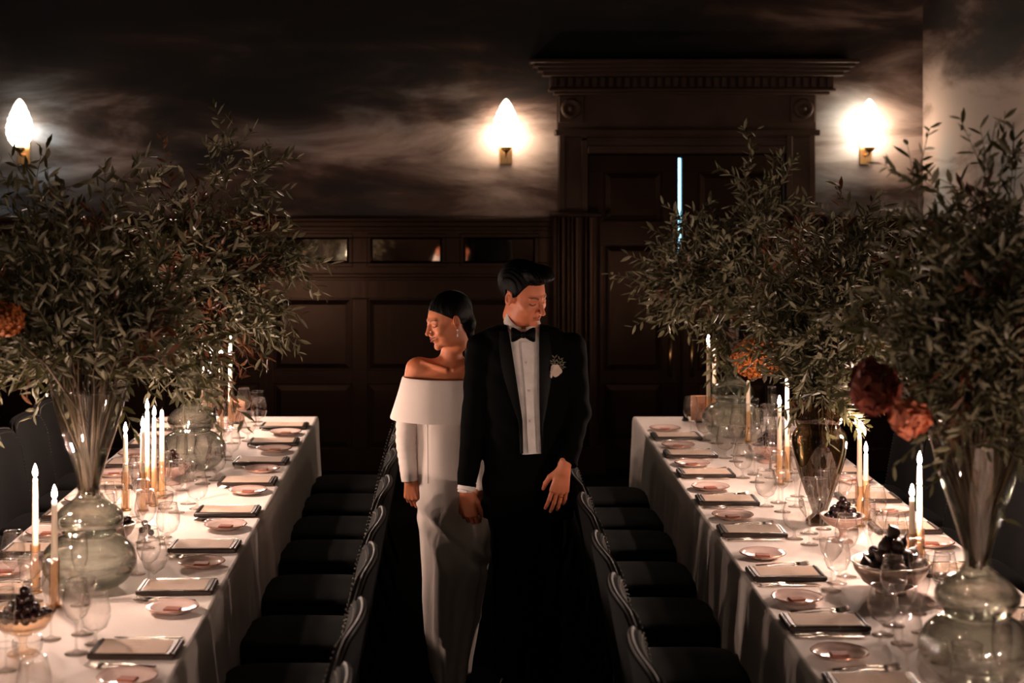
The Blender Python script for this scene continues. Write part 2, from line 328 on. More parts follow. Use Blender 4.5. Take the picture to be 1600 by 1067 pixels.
# chair rails and wainscot (back wall)
def rail(name, x0, x1, parent=None):
    z = ZR; m = MB()
    m.box(x0, x1, YW - .075, YW, z, z + .028, .005); m.box(x0, x1, YW - .05, YW, z - .035, z, .004); m.box(x0, x1, YW - .035, YW, z - .065, z - .035, .004)
    return struct(m.build(name, M['wood'], parent, auto=30))
CX0, CX1 = W(870, 0)[0], W(1272, 0)[0]
rail('trim_1', XL, CX0); rail('trim_2', CX1, XR)
def wains(name, x0, x1, stile_xs, mirrors):
    """rails and stiles proud of a backing, with raised panels and small mirrors let in"""
    root = struct(MB().box(x0, x1, YW - .012, YW - .001, 0, ZR - .06).build(name, M['wood'], None, smooth=False))
    z_mt, z_mb = W(0, 371)[1], W(0, 410)[1]; z_r1, z_r2 = W(0, 430)[1], W(0, 466)[1]
    def fr(z0, z1, d, nm='rail'):
        MB().box(x0, x1, YW - d, YW - .01, z0, z1, .004).build(nm, M['wood'], root, auto=30)
    fr(z_mt, ZR - .06, .03); fr(z_r2, z_mb, .03); fr(0, .16, .04, 'skirting'); fr(.62, .72, .03)
    m = MB(); m.box(x0, x1, YW - .055, YW - .03, z_r1 - .012, z_r1 + .014, .004); m.box(x0, x1, YW - .043, YW - .03, z_r1 - .034, z_r1 - .012, .004); m.build('moulding', M['wood'], root, auto=30)
    xs = sorted(stile_xs)
    for a, b in xs: 
        MB().box(a, b, YW - .0315, YW - .01, .16, z_r2, .004).build('stile', M['wood'], root, auto=30)
    return root, z_mt, z_mb, z_r2
px_m = [345 - 290, 200, 345, 490, 635, 780]
def X(x): return W(x, 0)[0]
st = []; pan = []
for c in [-235, -90, 55, 200, 345, 490, 635, 780]:
    st.append((X(c - 85), X(c - 60)))
st.append((X(840), X(870)))
st = [(max(a, XL + .001), b) for a, b in st if b > XL]
root, z_mt, z_mb, z_r2 = wains('trim_3', XL, CX0, st, px_m)
def mirror(x, parent):
    a, b = X(x - 55), X(x + 55); o = MB()
    # sunk moulding frame
    for (p, q, r, s_) in ((a - .03, b + .03, z_mt, z_mt + .03), (a - .03, b + .03, z_mb - .03, z_mb), (a - .03, a, z_mb, z_mt), (b, b + .03, z_mb, z_mt)):
        o.box(p, q, YW - .04, YW - .012, r, s_, .004)
    fr = o.build('mirror_frame', M['wood'], parent, auto=30)
    g = MB(); e = .012; y0, y1 = YW - .020, YW - .026
    g.add([(a + e, y1, z_mb + e), (b - e, y1, z_mb + e), (b - e, y1, z_mt - e), (a + e, y1, z_mt - e)], [(0, 1, 2, 3)]); g.build('mirror_glass', M['mirror'], parent, smooth=False)
    h = MB(); h.add([(a, y0 + .004, z_mb), (b, y0 + .004, z_mb), (b, y0 + .004, z_mt), (a, y0 + .004, z_mt), (a + e, y1, z_mb + e), (b - e, y1, z_mb + e), (b - e, y1, z_mt - e), (a + e, y1, z_mt - e)],
                    [(0, 1, 5, 4), (1, 2, 6, 5), (2, 3, 7, 6), (3, 0, 4, 7)]); h.build('mirror_bevel', M['bevel'], parent, smooth=False)
for c in [55, 200, 345, 490, 635, 780]: mirror(c, root)
# wood between the mirrors
for c in [-90, 55, 200, 345, 490, 635, 780]:
    MB().box(X(c - 87), X(c - 61), YW - .03, YW - .01, z_mb, z_mt, .004).build('stile', M['wood'], root, auto=30)
MB().box(X(841), CX0, YW - .03, YW - .01, z_mb, z_mt, .004).build('stile', M['wood'], root, auto=30)
MB().box(XL, X(-151), YW - .03, YW - .01, z_mb, z_mt, .004).build('stile', M['wood'], root, auto=30)
def panel(x0, x1, z0, z1, parent, y=YW, nm='panel'):
    e = .035; a = .018; m = MB()
    m.add([(x0, y - .014, z0), (x1, y - .014, z0), (x1, y - .014, z1), (x0, y - .014, z1), (x0 + e, y - .024, z0 + e), (x1 - e, y - .024, z0 + e), (x1 - e, y - .024, z1 - e), (x0 + e, y - .024, z1 - e)],
          [(0, 1, 5, 4), (1, 2, 6, 5), (2, 3, 7, 6), (3, 0, 4, 7), (4, 5, 6, 7)])
    m.build(nm, M['wood'], parent, smooth=False)
for i in range(len(st) - 1):
    x0, x1 = st[i][1], st[i + 1][0]
    if x1 - x0 > .05: panel(x0 + .01, x1 - .01, .73, z_r2 - .01, root); panel(x0 + .01, x1 - .01, .17, .61, root)
root2 = struct(MB().box(CX1, XR, YW - .012, YW - .001, 0, ZR - .06).build('trim_4', M['wood'], None, smooth=False))
for z0, z1 in ((0, .16), (.62, .72), (W(0, 395)[1], ZR - .06)): MB().box(CX1, XR, YW - .03, YW - .01, z0, z1, .004).build('rail', M['wood'], root2, auto=30)
for a, b in ((CX1, CX1 + .08), (XR - .09, XR)): MB().box(a, b, YW - .0315, YW - .01, .16, W(0, 395)[1], .004).build('stile', M['wood'], root2, auto=30)
panel(CX1 + .09, XR - .10, .73, W(0, 395)[1] - .01, root2); panel(CX1 + .09, XR - .1, .17, .61, root2)
# right and left side wainscot
for nm, xw, sg in (('trim_5', XR, -1), ('trim_6', XL, 1)):
    r_ = struct(MB().box(xw, xw + sg * .012, YF, YW - .08, 0, ZR).build(nm, M['wood'], None, smooth=False))
    MB().box(xw, xw + sg * .075, YF, YW - .08, ZR, ZR + .028, .005).build('ledge', M['wood'], r_, auto=30)
    MB().box(xw, xw + sg * .035, YF, YW - .08, ZR - .2, ZR, .005).build('rail', M['wood'], r_, auto=30)
    MB().box(xw, xw + sg * .035, YF, YW - .08, .62, .72, .005).build('rail', M['wood'], r_, auto=30)
    MB().box(xw, xw + sg * .04, YF, YW - .08, 0, .16, .005).build('skirting', M['wood'], r_, auto=30)
    yy = YF + .05
    while yy < YW - .2:
        MB().box(xw, xw + sg * .037, yy, yy + .11, .16, ZR - .2, .004).build('stile', M['wood'], r_, auto=30); yy += .75
# door surround
sr = struct(MB().box(CX0, CX1, YW - .06, YW, W(0, 205)[1], W(0, 148)[1]).build('trim_7', M['upperwood'], None, smooth=False))
def sb(nm, x0, x1, y0, y1, d, b=.004, m='upperwood'): 
    a, c = W(x0, y0); e, g = W(x1, y1)
    return MB().box(a, e, YW - d, YW - .0005, g, c, b).build(nm, M[m], sr, auto=30)
for x0, x1 in ((872, 917), (1225, 1270)):
    sb('casing', x0, x1, 205, 338, .073); sb('casing_edge', x0, x0 + 9, 205, 338, .10); sb('casing_edge', x1 - 10, x1, 205, 338, .085)
sb('architrave', 872, 1270, 205, 240, .07); sb('architrave_bead', 866, 1276, 203, 212, .12); sb('architrave_bead', 917, 1225, 228, 240, .09)
sb('architrave_bead', 880, 1262, 215, 220, .085)
# cornice from stacked profile slabs, with dentils
for (x0, x1, y0, y1, d) in ((826, 1328, 96, 102, .30), (832, 1322, 102, 108, .275), (838, 1316, 108, 114, .24), (846, 1308, 114, 121, .21), (856, 1298, 139, 144, .16), (864, 1290, 144, 149, .13)):
    sb('cornice_moulding', x0, x1, y0, y1, d)
sb('dentil_band', 858, 1296, 121, 139, .13)
den = MB(); xx = 860
while xx < 1290:
    a, c = W(xx, 123); e, g = W(xx + 7, 137); den.box(a, e, YW - .165, YW - .13, g, c); 
    MB().box(a, e, YW - .165, YW - .128, g, c).build('dentil', M['upperwood'], sr, smooth=False); xx += 12.5
for cxp in (891, 1251):
    a, c = W(cxp - 19, 150); e, g = W(cxp + 19, 192); b_ = MB().box(a, e, YW - .085, YW - .05, g, c, .004).build('corner_block', M['upperwood'], sr, auto=30)
    q = W(cxp, 170); ro = MB(); ro.lathe([(.0, .03), (.016, .027), (.020, .014), (.036, .010), (.044, .022), (.058, .026), (.070, .018), (.074, .0)], 28, close=False)
    ro = ro.build('rosette', M['upperwood'], b_); ro.location = (q[0], YW - .085, q[1]); ro.rotation_euler = (R(90), 0, 0)
# reeded pilasters below the rail
ZS = W(0, 338)[1]
for x0, wd in ((862, [7, 5, 10, 6, 5, 17, 5, 20]), (1215, [20, 5, 17, 5, 6, 10, 5, 7])):
    xx = x0; k = 0
    for q in wd:
        a, e = X(xx), X(xx + q - 1); d = (.17, .13, .155, .12, .15, .135, .10, .12)[k] if x0 < 1000 else (.12, .10, .135, .15, .12, .155, .13, .17)[k]
        if q > 8: MB().loft([[(a + (e - a) * .5 + (e - a) * .5 * math.cos(t) * .98, YW - d - .02 * math.sin(t) if math.sin(t) > 0 else YW, z) for t in [PI * j / 8 for j in range(9)] + [1.25 * PI, 1.75 * PI]] for z in (0, ZS)]).build('reed', M['wood'], sr, auto=50)
        else: MB().box(a, e, YW - d, YW - .001, 0, ZS, .003).build('reed', M['wood'], sr, auto=30)
        xx += q; k += 1
MB().box(X(858), X(938), YW - .2, YW, ZS, ZS + .03, .006).build('pilaster_cap', M['wood'], sr, auto=30)
MB().box(X(1212), X(1280), YW - .2, YW, ZS, ZS + .03, .006).build('pilaster_cap', M['wood'], sr, auto=30)
MB().box(X(858), X(944), YW - .19, YW, 0, .2, .006).build('plinth', M['wood'], sr, auto=30)
MB().box(X(1210), X(1280), YW - .19, YW, 0, .2, .006).build('plinth', M['wood'], sr, auto=30)
# two door leaves with a daylight slit between them
gap0, gap1 = X(1060.6), X(1065.6)
for nm, a, b, hand in (('door_1', DX0 + .005, gap0, 1), ('door_2', gap1, DX1 - .005, -1)):
    d = struct(MB().box(a, b, YW + .03, YW + .075, .01, DZ1 - .005).build(nm, M['wood'], None, smooth=False))
    zt = DZ1 - .01
    for z0, z1 in ((.01, .22), (W(0, 600)[1], W(0, 578)[1]), (W(0, 384)[1], W(0, 345)[1]), (zt - .12, zt)):
        MB().box(a + .005, b - .005, YW + .005, YW + .03, z0, z1, .004).build('door_rail', M['wood'], d, auto=30)
    for x0, x1 in ((a + .005, a + .12), (b - .12, b - .005)): MB().box(x0, x1, YW + .008, YW + .03, .01, zt, .004).build('door_stile', M['wood'], d, auto=30)
    for z0, z1 in ((.23, W(0, 600)[1] - .01), (W(0, 577)[1], W(0, 385)[1]), (W(0, 344)[1], zt - .13)):
        panel(a + .13, b - .13, z0, z1, d, YW + .035, 'door_panel')
    xh = (b - .065) if hand > 0 else (a + .065)
    h = MB(); z0, z1 = W(0, 588)[1], W(0, 526)[1]; h.tube([(xh, YW - .045, z0), (xh, YW - .045, z1)], .011, 10); h.tube([(xh, YW + .008, z0 + .03), (xh, YW - .045, z0 + .03)], .008, 8); h.tube([(xh, YW + .008, z1 - .03), (xh, YW - .045, z1 - .03)], .008, 8)
    h.build('door_handle', M['brass'], d)
struct(MB().box(gap0 - .01, gap1 + .01, YW + .08, YW + .085, ZS - .28, W(0, 247)[1]).build('daylight_panel_1', M['daylight'], None, smooth=False))  # glowing panel behind the door gap, stands in for daylight outside
bk = MB(); bk.box(DX0 - .2, gap0 - .012, YW + .085, YW + .09, 0, DZ1 + .1); bk.box(gap1 + .012, DX1 + .2, YW + .085, YW + .09, 0, DZ1 + .1); bk.box(gap0 - .012, gap1 + .012, YW + .085, YW + .09, 0, ZS - .28); bk.box(gap0 - .012, gap1 + .012, YW + .085, YW + .09, W(0, 247)[1], DZ1 + .1)
struct(bk.build('trim_8', M['wood'], None, smooth=False))

# ------------------------------------------------------------------ wall sconces
def sconce(loc, rz, label):
    r_ = empty('wall_sconce', loc, rz); tag(r_, label, 'wall lamp', 'leaf shaped glass wall lamps')
    MB().box(-.045, .045, -.014, 0, -.115, .05, .005).build('back_plate', M['brass'], r_, auto=30)
    m = MB(); m.tube([(0, -.01, -.05), (0, -.07, -.05), (0, -.11, -.03), (0, -.115, .0)], .011, 10); m.lathe([(.012, -.03), (.034, -.01), (.040, .012), (.036, .014), (.0, .004)], 20, (0, -.115, 0)); m.build('arm', M['brass'], r_)
    MB().lathe([(0, -.125), (.010, -.12), (.014, -.09), (.011, -.05), (.012, -.03)], 14, (0, -.115, 0)).build('glass_finial', M['glass'], r_)
    pr = [(.030, .008), (.055, .03), (.078, .07), (.090, .115), (.088, .16), (.078, .205), (.062, .25), (.045, .29), (.028, .325), (.012, .345), (0, .352)]
    def rib(a, z):
        return 1 + .045 * abs(math.sin(4 * a + z * 9)) + .03 * math.sin(z * 130 + 2 * abs(math.sin(a))) 
    dense = []
    for k in range(len(pr) - 1):
        for j in range(4): t = j / 4; dense.append((pr[k][0] * (1 - t) + pr[k + 1][0] * t, pr[k][1] * (1 - t) + pr[k + 1][1] * t))
    dense.append(pr[-1])
    sh = MB().lathe(dense, 32, (0, 0, 0), rib=rib, sy=.8).build('glass_shade', M['shade'], r_); sh.location = (0, -.115, 0)
    return r_
def sc_at(xp, label):
    x, z = W(xp, 232); return sconce((x, YW, z), 0, label)
sc_at(37.5, 'lit flame shaped glass wall lamp at the far left of the back wall')
sc_at(790, 'lit flame shaped glass wall lamp on the back wall directly above the man')
sc_at(1352, 'lit flame shaped glass wall lamp on the back wall right of the door')
z_ = W(0, 232)[1]
sconce((XR, 8.65, z_), R(-90), 'lit glass wall lamp on the right side wall, just out of frame')
sconce((XL, 5.4, z_), R(90), 'added unseen fill lamp on the left side wall, nearest the camera')  # out of view, added as soft fill light
for x, d_ in ((-2.4, 'left'), (0.1, 'middle'), (2.4, 'right')): sconce((x, YF, z_), R(180), f'added unseen fill lamp on the wall behind the camera, {d_} one of three')  # unseen lamps added as front fill for the gown and faces
# ------------------------------------------------------------------ tables
TL = (-1.71, -.80); TR = (.99, 1.90); TY0, TY1 = 2.9, 9.11; ZT = .75
def table(x0, x1, label):
    r_ = empty('banquet_table', ((x0 + x1) / 2, (TY0 + TY1) / 2, 0)); tag(r_, label, 'table', 'two long banquet tables')
    ox, oy = r_.location.x, r_.location.y
    def L(x, y, z): return (x - ox, y - oy, z)
    m = MB(); m.box(x0 + .02 - ox, x1 - .02 - ox, TY0 + .02 - oy, TY1 - .02 - oy, ZT - .04, ZT - .006); m.build('tabletop', M['chairwood'], r_, smooth=False)
    for x in (x0 + .15, x1 - .15):
        for y in (TY0 + .3, (TY0 + TY1) / 2, TY1 - .3): MB().box(x - .03 - ox, x + .03 - ox, y - .03 - oy, y + .03 - oy, 0, ZT - .04, .004).build('leg', M['chairwood'], r_, auto=30)
    # cloth: perimeter rings, draped with folds to just above the floor
    per = []
    def seg(a, b, n):
        for i in range(n): t = i / n; per.append((a[0] + (b[0] - a[0]) * t, a[1] + (b[1] - a[1]) * t))
    rc = .03; ny = 190; nx = 30
    seg((x0, TY0), (x1, TY0), nx); seg((x1, TY0), (x1, TY1), ny); seg((x1, TY1), (x0, TY1), nx); seg((x0, TY1), (x0, TY0), ny)
    N = len(per); cx, cyy = ox, oy
    nrm = []
    for i in range(N):
        a = per[i - 1]; b = per[(i + 1) % N]; d = Vector((b[0] - a[0], b[1] - a[1])).normalized(); nrm.append((d.y, -d.x))
    arc = [0]
    for i in range(1, N): arc.append(arc[-1] + math.dist(per[i], per[i - 1]))
    rings = []
    zs = [(ZT, -.016), (ZT - .003, -.006), (ZT - .010, -.001), (ZT - .03, .004), (ZT - .10, .008), (.5, .02), (.34, .03), (.18, .038), (.03, .045), (.012, .047)]
    for z, o in zs:
        k = max(0, (ZT - .03 - z) / .7); rg = []
        for i in range(N):
            s_ = arc[i]; f = .5 * math.sin(s_ * 21 + 1.7 * math.sin(s_ * 2.3)) + .35 * math.sin(s_ * 37 + 2 * math.sin(s_ * 3.1)) + .35 * math.sin(s_ * 9.0 + x0)
            off = o + k * .020 * f; rg.append(L(per[i][0] + nrm[i][0] * off, per[i][1] + nrm[i][1] * off, z))
        rings.append(rg)
    m = MB().loft(rings[::-1], cap=(False, False))
    # top: grid with very slight crumple
    o = MB(); gx, gy = 14, 120; v = []; f = []
    for j in range(gy + 1):
        for i in range(gx + 1):
            x = x0 + .016 + (x1 - x0 - .032) * i / gx; y = TY0 + .016 + (TY1 - TY0 - .032) * j / gy
            edge = min(i, gx - i, j, gy - j) == 0
            v.append(L(x, y, ZT - (0 if edge else .0012 * (1 + math.sin(x * 23 + 3 * math.sin(y * 4)) * math.sin(y * 15)))))
    for j in range(gy):
        for i in range(gx): a = j * (gx + 1) + i; f.append((a, a + 1, a + gx + 2, a + gx + 1))
    m.add(v, f); m.build('tablecloth', M['cloth'], r_)
    return r_
table(*TL, 'long banquet table under a white floor-length cloth left of the couple')
table(*TR, 'long banquet table under a white floor-length cloth right of the couple')

# ------------------------------------------------------------------ chairs (face +x at rz = 0, origin on the floor under the seat)
def make_chair():
    r_ = empty('dining_chair')
    # seat: thick cushion with round front
    def outline(k):
        pts = []
        for i in range(40):
            a = 2 * PI * i / 40; c, s_ = math.cos(a), math.sin(a); e = .42
            pts.append((math.copysign(abs(c) ** e, c) * .225 * k, math.copysign(abs(s_) ** e, s_) * .235 * k))
        return pts
    rings = [[(x, y, z) for x, y in outline(k)] for k, z in ((.90, .365), (.97, .375), (1, .40), (1, .44), (.975, .462), (.90, .476), (.75, .483), (.4, .487), (.05, .488))]
    MB().loft(rings).build('seat', M['velvet'], r_)
    MB().loft([[(x, y, z) for x, y in outline(k)] for k, z in ((.88, .325), (.93, .33), (.93, .365), (.88, .366))]).build('seat_frame', M['chairwood'], r_, auto=40)
    # curved back: arc in plan, rounded top; t across, z up
    def bp(t, z, off):
        yy = .262 * t; x = -.215 - .075 * (z - .45) / .42 + .035 * t * t + off; return (x, yy, z)
    def top(t): return .895 - .035 * abs(t) ** 4 - .06 * max(0, abs(t) - .86) / .14
    n, mz = 20, 10; fr = []; bk = []
    for j in range(mz + 1):
        for i in range(n + 1):
            t = -1 + 2 * i / n; z = .44 + (top(t) - .44) * j / mz
            bul = .022 * (1 - t ** 4) * math.sin(PI * min(1, j / mz * .95 + .05)) ** .5 if 0 < j < mz else 0
            fr.append(bp(t, z, .018 + bul)); bk.append(bp(t, z, -.018))
    m = MB(); o = len(fr); f = []; 
    for j in range(mz):
        for i in range(n): a = j * (n + 1) + i; f.append((a, a + 1, a + n + 2, a + n + 1)); f.append((o + a + n + 1, o + a + n + 2, o + a + 1, o + a))
    for i in range(n): f.append((i + 1, i, o + i, o + i + 1)); a = mz * (n + 1) + i; f.append((a, a + 1, o + a + 1, o + a))
    for j in range(mz): a = j * (n + 1); f.append((a, a + n + 1, o + a + n + 1, o + a)); b = a + n; f.append((b + n + 1, b, o + b, o + b + n + 1))
    m.add(fr + bk, f); bk_ = m.build('backrest', M['velvet'], r_, auto=50)
    # wooden edge round the back and its nail heads
    path = [bp(-1, .44, 0)] + [bp(-1, z, 0) for z in (.55, .65, .73)] + [bp(t, top(t), 0) for t in [-1 + .1 * k for k in range(21)]] + [bp(1, z, 0) for z in (.73, .65, .55, .44)]
    MB().tube([(p[0] - .004, p[1] * 1.012, p[2] + .004) for p in path], .0085, 6).build('back_rim', M['chairwood'], r_)
    nm = MB(); 
    acc = 0
    for k in range(len(path) - 1):
        a, b = Vector(path[k]), Vector(path[k + 1]); L = (b - a).length; q = int(L / .02) + 1
        for j in range(q):
            p = a.lerp(b, j / q); c = Vector((p.x + .023, p.y * .965, p.z - .012)); nm.ball(c, .0035, 5, 3)
    nt_ = nm.build('nail_trim', M['nail'], bk_); nt_['kind'] = 'stuff'
    for x, y, bx in ((.17, .18, .18), (.17, -.18, .18), (-.18, .18, -.24), (-.18, -.18, -.24)):
        MB().tube([(x, y, .34), (x * .98 + bx * .02, y, .2), (bx, y * 1.03, 0)], [.019, .016, .011], 8).build('leg', M['chairwood'], r_)
    return r_
YSL = [8.72, 8.22, 7.69, 7.20, 6.58, 5.98, 5.40, 4.71, 4.08]
YSR = [8.39, 7.88, 7.39, 6.80, 6.23, 5.58, 4.99, 4.40, 3.80]
NTH = ['farthest', 'second farthest', 'third farthest', 'fourth farthest', 'fifth farthest', 'fifth nearest', 'fourth nearest', 'third nearest', 'second nearest']
# nine places a side; NTH counts them from the back wall (a tenth, nearest the lens, is out of frame)
CH = make_chair(); first = [True]
def chair(x, y, rz, label, group):
    if first[0]: o = CH; first[0] = False
    else: o = dup(CH)
    o.location = (x, y, 0); o.rotation_euler = (0, 0, rz); tag(o, label, 'chair', group)
NTH = ['farthest', 'second farthest', 'third farthest', 'fourth farthest', 'middle', 'fourth nearest', 'third nearest', 'second nearest', 'nearest']
for i, y in enumerate(YSL):
    chair(-.575, y - .12, PI + random.uniform(-.04, .04), f'dark velvet chair with back to the aisle, {NTH[i]} along the left table', 'chairs along the aisle side of the left table')
    chair(-1.95 + random.uniform(-.03, .02), y - .05, random.uniform(-.06, .06), f'dark velvet chair, wall side of the left table, {NTH[i]} in row', 'chairs along the wall side of the left table')
for i, y in enumerate(YSR):
    chair(.765, y - .12, random.uniform(-.04, .04), f'dark velvet chair with back to the aisle, {NTH[i]} along the right table', 'chairs along the aisle side of the right table')
    chair(2.14 + random.uniform(-.02, .03), y - .05, PI + random.uniform(-.06, .06), f'dark velvet chair, wall side of the right table, {NTH[i]} in row', 'chairs along the wall side of the right table')

# ------------------------------------------------------------------ place settings
def knife():
    r_ = empty('table_knife'); tag(r_, None, 'knife')
    m = MB(); v = []; 
    out = [(-.105, .0085), (-.10, .0095), (-.05, .0085), (-.01, .006)]
    for x, h in out: v.append([(x, -h, .002), (x, h, .002), (x, h * .7, .0065), (x, -h * .7, .0065)])
    m.loft(v); m.build('handle', M['silver'], r_)
    b = MB(); b.loft([[(x, a, .002), (x, c, .002), (x, c, .0035), (x, a, .0045)] for x, a, c in ((-.012, -.006, .006), (.0, -.009, .008), (.06, -.009, .0095), (.09, -.008, .007), (.105, -.006, -.002))]); b.build('blade', M['silver'], r_, auto=30)
    return r_
def fork():
    r_ = empty('table_fork'); tag(r_, None, 'fork')
    m = MB(); m.loft([[(x, -h, z), (x, h, z), (x, h * .7, z + .003), (x, -h * .7, z + .003)] for x, h, z in ((-.10, .008, .0015), (-.06, .0065, .003), (0, .003, .006), (.03, .004, .005), (.04, .010, .003), (.055, .0125, .0015))]); m.build('handle', M['silver'], r_)
    t = MB()
    for k in range(4):
        y = -.0105 + k * .007; t.tube([(.052, y, .003), (.07, y, .003), (.09, y, .006), (.10, y * .95, .010)], [.0024, .0022, .0019, .0008], 4)
    t.build('tines', M['silver'], r_); return r_
def board():
    r_ = empty('menu_folder'); tag(r_, None, 'menu holder')
    MB().box(-.128, .128, -.076, .076, 0, .018, .004).build('cover', M['leather'], r_, auto=30)
    for x in (-.117, .112): MB().box(x, x + .006, -.07, .07, .018, .0215, .001).build('corner_strap', M['leather'], r_, smooth=False)
    return r_
def card():
    r_ = empty('menu_card'); tag(r_, None, 'menu')
    MB().box(-.103, .103, -.064, .064, 0, .0014).build('sheet', M['card'], r_, smooth=False)
    m = MB(); 
    for row, (w_, y) in enumerate(((.03, .045), (.05, .028), (.04, .016), (.055, -.002), (.035, -.014), (.05, -.034), (.03, -.046))):
        x = -w_ / 2
        while x < w_ / 2:
            q = random.uniform(.003, .008); m.box(x, min(x + q, w_ / 2), y - .0012, y + .0012, .0014, .0017); x += q + .0025
    m.build('printed_lines', M['print'], r_, smooth=False)['kind'] = 'stuff'
    return r_
def plate():
    r_ = empty('side_plate'); tag(r_, None, 'plate')
    MB().lathe([(0, .002), (.045, .0), (.050, .003), (.066, .009), (.082, .017), (.084, .0185), (.082, .0205), (.066, .0125), (.050, .0075), (0, .0065)], 36, close=False).build('dish', M['plate'], r_)
    m = MB(); m.lathe([(.0825, .0168), (.0850, .0185), (.0825, .0212)], 36, close=False); m.build('rim', M['platerim'], r_); return r_
def choc():
    m = MB().box(-.026, .026, -.018, .018, 0, .006, .0015); o = m.build('wrapped_chocolate', M['choc'], None, auto=30); tag(o, None, 'chocolate'); return o
def goblet(kind):
    pr = {'water_goblet': [(.034, 0), (.034, .002), (.012, .006), (.0045, .014), (.004, .030), (.012, .038), (.034, .052), (.045, .080), (.045, .105), (.038, .135), (.0335, .152)],
          'wine_glass': [(.035, 0), (.035, .002), (.012, .005), (.0038, .014), (.0034, .085), (.008, .095), (.030, .112), (.041, .140), (.040, .165), (.034, .195), (.030, .215)],
          'cocktail_glass': [(.034, 0), (.034, .002), (.010, .005), (.0036, .014), (.0034, .090), (.006, .098), (.020, .110), (.037, .135), (.041, .158), (.040, .170)],
          'champagne_glass': [(.031, 0), (.031, .002), (.010, .005), (.0034, .014), (.0032, .095), (.005, .103), (.016, .118), (.026, .150), (.0275, .180), (.025, .215), (.0225, .235)]}[kind]
    r_ = empty(kind); tag(r_, None, 'glass')
    k = 5; ft = MB().lathe([(0, 0)] + pr[:k], 20, close=False); ft.lathe([(pr[k][0] * .7, pr[k][1] + .004), (0, pr[k][1] + .003)], 20, close=False)
    ft.build('stem', M['glass'], r_)
    b = pr[k - 1:]
    bw = MB().lathe(b, 24, close=False).build('bowl', M['glass'], r_)
    rr, zz = b[-1]; MB().tube([(rr * math.cos(a), rr * math.sin(a), zz) for a in [2 * PI * q / 24 for q in range(25)]], .0013, 5, cap=False).build('rim', M['rimglass'], bw); return r_
PK = {'knife': knife(), 'fork': fork(), 'board': board(), 'card': card(), 'plate': plate(), 'choc': choc(),
      'water': goblet('water_goblet'), 'wine': goblet('wine_glass'), 'cocktail': goblet('cocktail_glass'), 'champagne': goblet('champagne_glass')}
used = set()
def put(kind, loc, rz, label, group):
    if kind in used: o = dup(PK[kind])
    else: o = PK[kind]; used.add(kind)
    o.location = loc; o.rotation_euler = (0, 0, rz); o['label'] = label; o['group'] = group; return o
OBST = []                                               # (x, y, r) of centrepieces, so that glasses keep clear of them
def setting(side, ex, y, sp, i, where, table):
    """ex: table edge x; side=+1 when the diner faces +x; y place centre; sp spacing factor"""
    face = 0 if side > 0 else PI; lf = side                # diner's left is +y when facing +x
    rnd = random.uniform
    w_ = f'at the {NTH[i]} place, {where} side of {table} table'
    g = f'{where} side of the {table} table'
    put('board', (ex + side * .15, y, ZT), face + rnd(-.03, .03), f'dark brown menu folder {w_}', 'menu folders on the ' + g)
    put('card', (ex + side * .152, y + rnd(-.002, .002), ZT + .018), face + rnd(-.02, .02), f'cream menu card on its folder {w_}', 'menu cards on the ' + g)
    k = -lf
    put('knife', (ex + side * .135, y + k * (.105) * sp, ZT), face + rnd(-.05, .05), f'outer silver knife {w_}', 'knives on the ' + g)
    put('knife', (ex + side * .140, y + k * (.132) * sp, ZT), face + rnd(-.05, .05), f'inner silver knife {w_}', 'knives on the ' + g)
    put('fork', (ex + side * .165, y + lf * (.130) * sp, ZT), face + lf * .15 + rnd(-.05, .05), f'inner silver fork {w_}', 'forks on the ' + g)
    put('fork', (ex + side * .170, y + lf * (.160) * sp, ZT), face + lf * .15 + rnd(-.05, .05), f'outer silver fork {w_}', 'forks on the ' + g)
    px_, py_ = ex + side * .12, y + lf * .27 * sp
    put('plate', (px_, py_, ZT), rnd(0, 6), f'pale pink side plate {w_}', 'side plates on the ' + g)
    put('choc', (px_, py_, ZT + .0065), face + rnd(-.25, .25), f'red-brown wrapped chocolate on the plate {w_}', 'chocolates on the ' + g)
    for kind, dx, dy, nm in (('water', .30, -.09, 'round short-stemmed water goblet'), ('wine', .365, -.005, 'tall stemmed wine glass'), ('cocktail', .345, -.19, 'wide shallow stemmed glass'), ('champagne', .425, -.09, 'slim champagne glass')):
        gx, gy = ex + side * (dx + rnd(-.012, .012)), y + lf * (dy * sp + rnd(-.015, .015))
        for _ in range(6):
            for ox, oy, orr in OBST:
                d = math.hypot(gx - ox, gy - oy)
                if d < orr + .052 and d > 0: gx = ox + (gx - ox) / d * (orr + .054); gy = oy + (gy - oy) / d * (orr + .054)
        OBST.append((gx, gy, .045))
        put(kind, (gx, gy, ZT), rnd(0, 6), f'{nm} {w_}', 'glasses on the ' + g)
